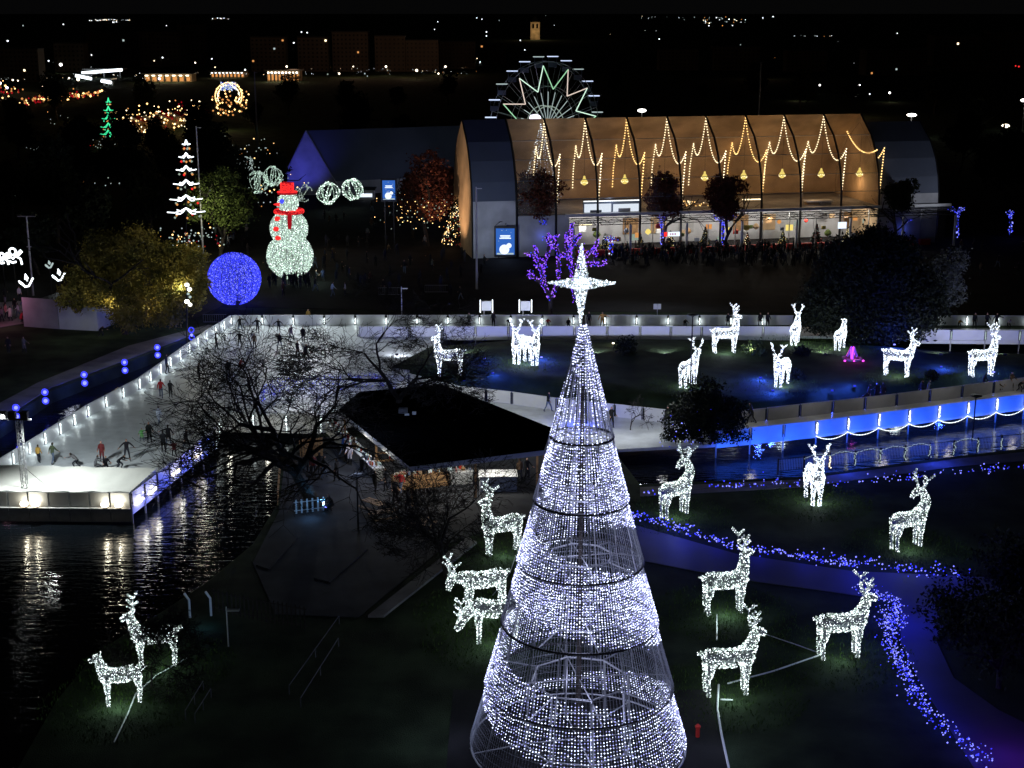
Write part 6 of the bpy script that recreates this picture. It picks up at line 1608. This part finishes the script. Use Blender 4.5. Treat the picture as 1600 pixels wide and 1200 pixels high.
for k, (x0,y0,x1,y1) in enumerate(((128,114,191,109),(118,118,143,123),(158,126,174,129))):
    a, b = G(x0,y0+8,0), G(x1,y1+8,0); Y0 = a.y; pa, pb_ = At(x0,y0,a.y), At(x1,y1,a.y)
    t = thing('station_canopy', ['long white-lit station canopy at upper left','shorter slanting lit canopy below the long one','small slanting lit bar at the end of the station'][k], 'canopy', (pa.x, a.y, 0))
    q = MB(); q.tube([pa, pb_], .75, 5); q.build('light_bar','w1',t); q = MB(); q.box(((pa.x+pb_.x)/2, a.y+5, (pa.z+pb_.z)/2+1), ((pb_-pa).length, 9, .5)); q.build('roof','steel',t)
    for f in (.1,.5,.9): q = MB(); e = pa.lerp(pb_, f); q.tube([(e.x,a.y+3,0),(e.x,a.y+3,e.z)], .3, 5); q.build('post','steel',t)
# light arch over the fair street
ab = G(357,172); Y = ab.y; ar = thing('light_arch','gold and blue light arch spanning the fair street in the distance','light arch',ab); s = mpp(ab)
for R1, m, r_ in ((22,'warm',.28),(18,'warm2',.2)):
    pts = [At(357+R1*math.cos(a)*.95, 150-R1*math.sin(a)*.95, Y) for a in np.linspace(-.5,PI+.5,24)]
    q = MB(); q.tube(pts, r_*.5, 5); q.bulbs(jit(resample(pts,.8),.15), .3, 0); q.build('arch_lights', m, ar)
q = MB(); P = [tuple(At(357+random.uniform(-12,12), 142+random.uniform(-6,5)-8*math.cos((random.random()-.5)*2), Y)) for _ in range(160)]; q.bulbs(P, .24, RNG.integers(0,3,160)); q.build('crown_lights',['w3','b3','w2'],ar,kind='stuff')
for sx in (-21,21): q = MB(); e = At(357+sx,160,Y); q.tube([(e.x,Y,0), e], .3, 6); q.build('leg','steel',ar)
P = []
for _ in range(70):
    a = random.choice([-1,1]); x = 357+a*random.uniform(3,26)+10*random.random(); y = random.uniform(158,192); P.append(tuple(G(x, y)+Vector((0,0,random.uniform(1,5)))))
q = MB(); q.bulbs(P, .35, RNG.integers(0,2,70)); tag(q.build('street_decorations',['warm','warmdim']), 'warm decorations along the fair street below the arch', 'decorations', kind='stuff')
lamp('POINT', G(352,205)+Vector((0,0,6)), 900, (1,.75,.4), None, 1, name='fair_glow'); lamp('POINT', G(120,190)+Vector((0,0,6)), 300, (1,.55,.2), None, 1, name='fair_glow')
for k in range(14):
    x = 185+k*10; p = G(x, 212-k*1.6); t = thing('fair_stall', 'warm-lit stall in the fairground row beside the green light tree', 'stall', p, 0, 'fairground stalls'); s = mpp(p)
    q = MB(); q.box(p+Vector((0,2,1.5)),(4.2,3.6,3)); q.build('wall','tan',t); q = MB(); q.add([p+Vector(v) for v in ((-2.6,-.2,3),(2.6,-.2,3),(2.6,4.2,3),(-2.6,4.2,3),(0,2,4.6))],[(0,1,4),(1,2,4),(2,3,4),(3,0,4)]); q.build('roof','red_cloth' if k % 2 else 'panel',t)
P = []; n = 420
for _ in range(n): x = random.uniform(182,315); P.append(tuple(G(x, 214-(x-182)*.17+random.gauss(-2,5))+Vector((0,0,abs(random.gauss(2,2))))))
q = MB(); q.bulbs(P, RNG.uniform(.12,.36,n), RNG.choice(4,n,p=[.4,.3,.2,.1])); tag(q.build('fairground_lights',['warm','warm2','warmdim','reddim']), 'mass of warm fairground bulbs glittering beyond the park', 'fairground lights', kind='stuff')
lamp('POINT', G(230,215)+Vector((0,-3,5)), 900, (1,.6,.25), None, 1, name='fair_glow'); lamp('POINT', G(285,205)+Vector((0,-3,5)), 600, (1,.6,.25), None, 1, name='fair_glow')
P = []
for _ in range(110): x = random.uniform(30,160); P.append(tuple(G(x, 168-(x-30)*.12+random.gauss(0,3))+Vector((0,0,2))))
for _ in range(30): P.append(tuple(G(random.gauss(12,12), random.gauss(150,6))+Vector((0,0,3))))
q = MB(); q.bulbs(P, RNG.uniform(.25,.55,len(P)), RNG.choice(3,len(P),p=[.5,.2,.3])); tag(q.build('fairground_lights',['warmdim','warm','reddim']), 'thin line of amber bulbs at the left beyond the dark trees', 'fairground lights', kind='stuff')
# street lamps of the town
TL = [(95,101,3.6,'white'),(122,124,3.6,'whitew'),(68,135,3.4,'whitew'),(0,130,3.2,'white'),(11,137,3,'violet'),(249,123,3.0,'violet'),(448,104,2.4,'whitew'),(530,115,2.2,'whitew'),(603,104,2.6,'whitew'),(651,110,3.2,'whitew'),(696,104,2.6,'whitew'),(685,115,2,'whitew'),(540,91,3,'whitew'),(552,104,1.5,'whitew'),(622,62,1.4,'w1'),(459,67,1.8,'w1'),(480,51,1.6,'w1'),(471,50,1.6,'w1'),(443,61,1.4,'w1'),(487,75,1.2,'warm2'),(1245,143,2.6,'whitew'),(1254,132,1.4,'w1'),(1281,133,2.2,'white'),(1343,133,2,'white'),(1390,145,2.6,'white'),(1359,147,1.6,'w1'),(1363,81,1.6,'w1'),(1405,82,1.5,'w1'),(1402,52,1.2,'w1'),(1490,85,1.6,'whitew'),(1518,94,1.4,'w1'),(1506,56,1.1,'w2'),(1030,61,1.4,'w1'),(1033,84,1.3,'w1'),(1084,80,1.2,'w1'),(1157,70,1.2,'w2'),(760,50,1.6,'w1'),(760,56,1.5,'w1'),(813,63,1.4,'w1'),(820,78,1.3,'w1'),(99,38,1.4,'w1'),(36,40,1.6,'w2'),(12,64,2,'w1'),(218,53,1.3,'w1'),(172,70,1.2,'w2'),(143,86,1.4,'w1'),(76,95,1.8,'w1'),(38,86,1.4,'w2'),(20,125,2,'whitew'),(28,126,1.6,'whitew'),(108,122,2,'whitew'),(305,98,1.8,'whitew'),(331,92,1.6,'w1'),(336,105,1.4,'warm2'),(383,109,2,'w1'),(254,90,1.8,'w1'),(241,95,1.4,'warm2'),(260,40,1.0,'w1'),(679,46,1.0,'w1'),(684,34,1.0,'w1'),(745,28,1.1,'w1'),(753,30,1.1,'w1'),(780,32,1.0,'w2'),(1588,94,1.6,'red'),(1592,104,2.0,'red'),(1587,103,1.6,'red'),(512,116,1.8,'g2'),(570,115,1.8,'w2'),(574,119,1.4,'w2'),(218,140,2.0,'w2'),(226,158,1.2,'w2'),(232,171,1.0,'w2'),(168,252,1.8,'w2'),(1192,28,1.2,'w1'),(1208,26,1.4,'w1'),(1085,27,1.0,'w2'),(1061,28,.9,'w2')]
for x, y, r, m in TL:
    Y = G(x, max(y+ (14 if y > 60 else 5), 30)).y; c = At(x, y, Y); s = mpp(c)
    nm = {'red':'red traffic lamp glowing at the far right of the town','violet':'violet-tinged town lamp by the fair','g2':'greenish town lamp in mid town'}.get(m, ('big glaring town lamp ' if r >= 2.6 else 'small distant town lamp ')+('on the left side' if x < 400 else ('in mid town' if x < 830 else 'beyond the hall')))
    t = thing('street_lamp', nm, 'street lamp', (c.x, Y, 0), 0, nm+'s')
    q = MB(); R1 = r*s*.62; q.lathe(c, [(.02,-R1),(R1*.8,-R1*.6),(R1,0),(R1*.8,R1*.6),(.02,R1)], 7); q.build('lamp_head',m,t); q = MB(); q.tube([(c.x,Y,0),(c.x,Y,c.z-R1)], max(.08,.1*s), 4); q.build('pole','dark',t)  # heads oversized with distance, the lamp glow built into the ball
    if r >= 2.6: lamp('POINT', (c.x, Y-4*s-2, c.z-1), 900*s*s*2 if s < .6 else 500*s, (1,.8,.5), t, R1)
# skyline sparkle of the hills
P = []; rr = []
def spark(n, x0, x1, y0, y1, k=1.0):
    for _ in range(n):
        p = G(random.uniform(x0,x1), random.uniform(y0,y1)); P.append((p.x,p.y,2)); rr.append(mpp(p)*random.uniform(.35,.8)*k)
spark(46,138,205,31,33.5,.8); spark(8,175,185,35,37); spark(10,332,358,28.5,31); spark(26,1096,1145,26.5,42,1.3); spark(10,1145,1165,31,37); spark(14,1240,1300,57.5,59.5,.7); spark(12,520,720,60,100,.5); spark(8,0,340,70,120,.5); spark(9,820,1100,24,60,.5); spark(9,1000,1070,26,29,.6); spark(9,1100,1600,60,110,.5); spark(60,420,745,109,123,.5); spark(40,0,240,124,131,.5); spark(44,0,470,120,124,.7); spark(10,560,700,112,120,.8); spark(10,724,752,92,104,1.6)
q = MB(); q.bulbs(P, rr, RNG.choice(4,len(P),p=[.4,.2,.25,.15])); tag(q.build('town_lights',['w1','warm2','w2','warmdim']), 'countless tiny town lights scattered to the horizon', 'town lights', kind='stuff')
lamp('SPOT', G(470, 488)+Vector((0,0,12)), 10500, (.88,.96,1), None, .4, G(420, 580), 110, .8, name='rink_flood')
lamp('SPOT', G(1000, 470)+Vector((0,0,12)), 2400, (.8,.88,1), None, .5, G(1000, 520), 130, .8, name='rink_flood')
lamp('SPOT', G(1500, 480)+Vector((0,0,12)), 2200, (.85,.9,.95), None, .5, G(1450, 610), 120, .8, name='rink_flood')
lamp('POINT', G(560, 748)+Vector((0,0,6)), 520, (.45,.58,1), None, .5, name='terrace_glow')
lamp('SPOT', G(745,452)+Vector((0,0,12)), 5200, (.95,.97,.9), None, .4, G(790,655), 42, .8, name='rink_flood')
print('OBJS', len(bpy.data.objects), 'TRIS', sum(len(m.polygons)*m.users for m in bpy.data.meshes))
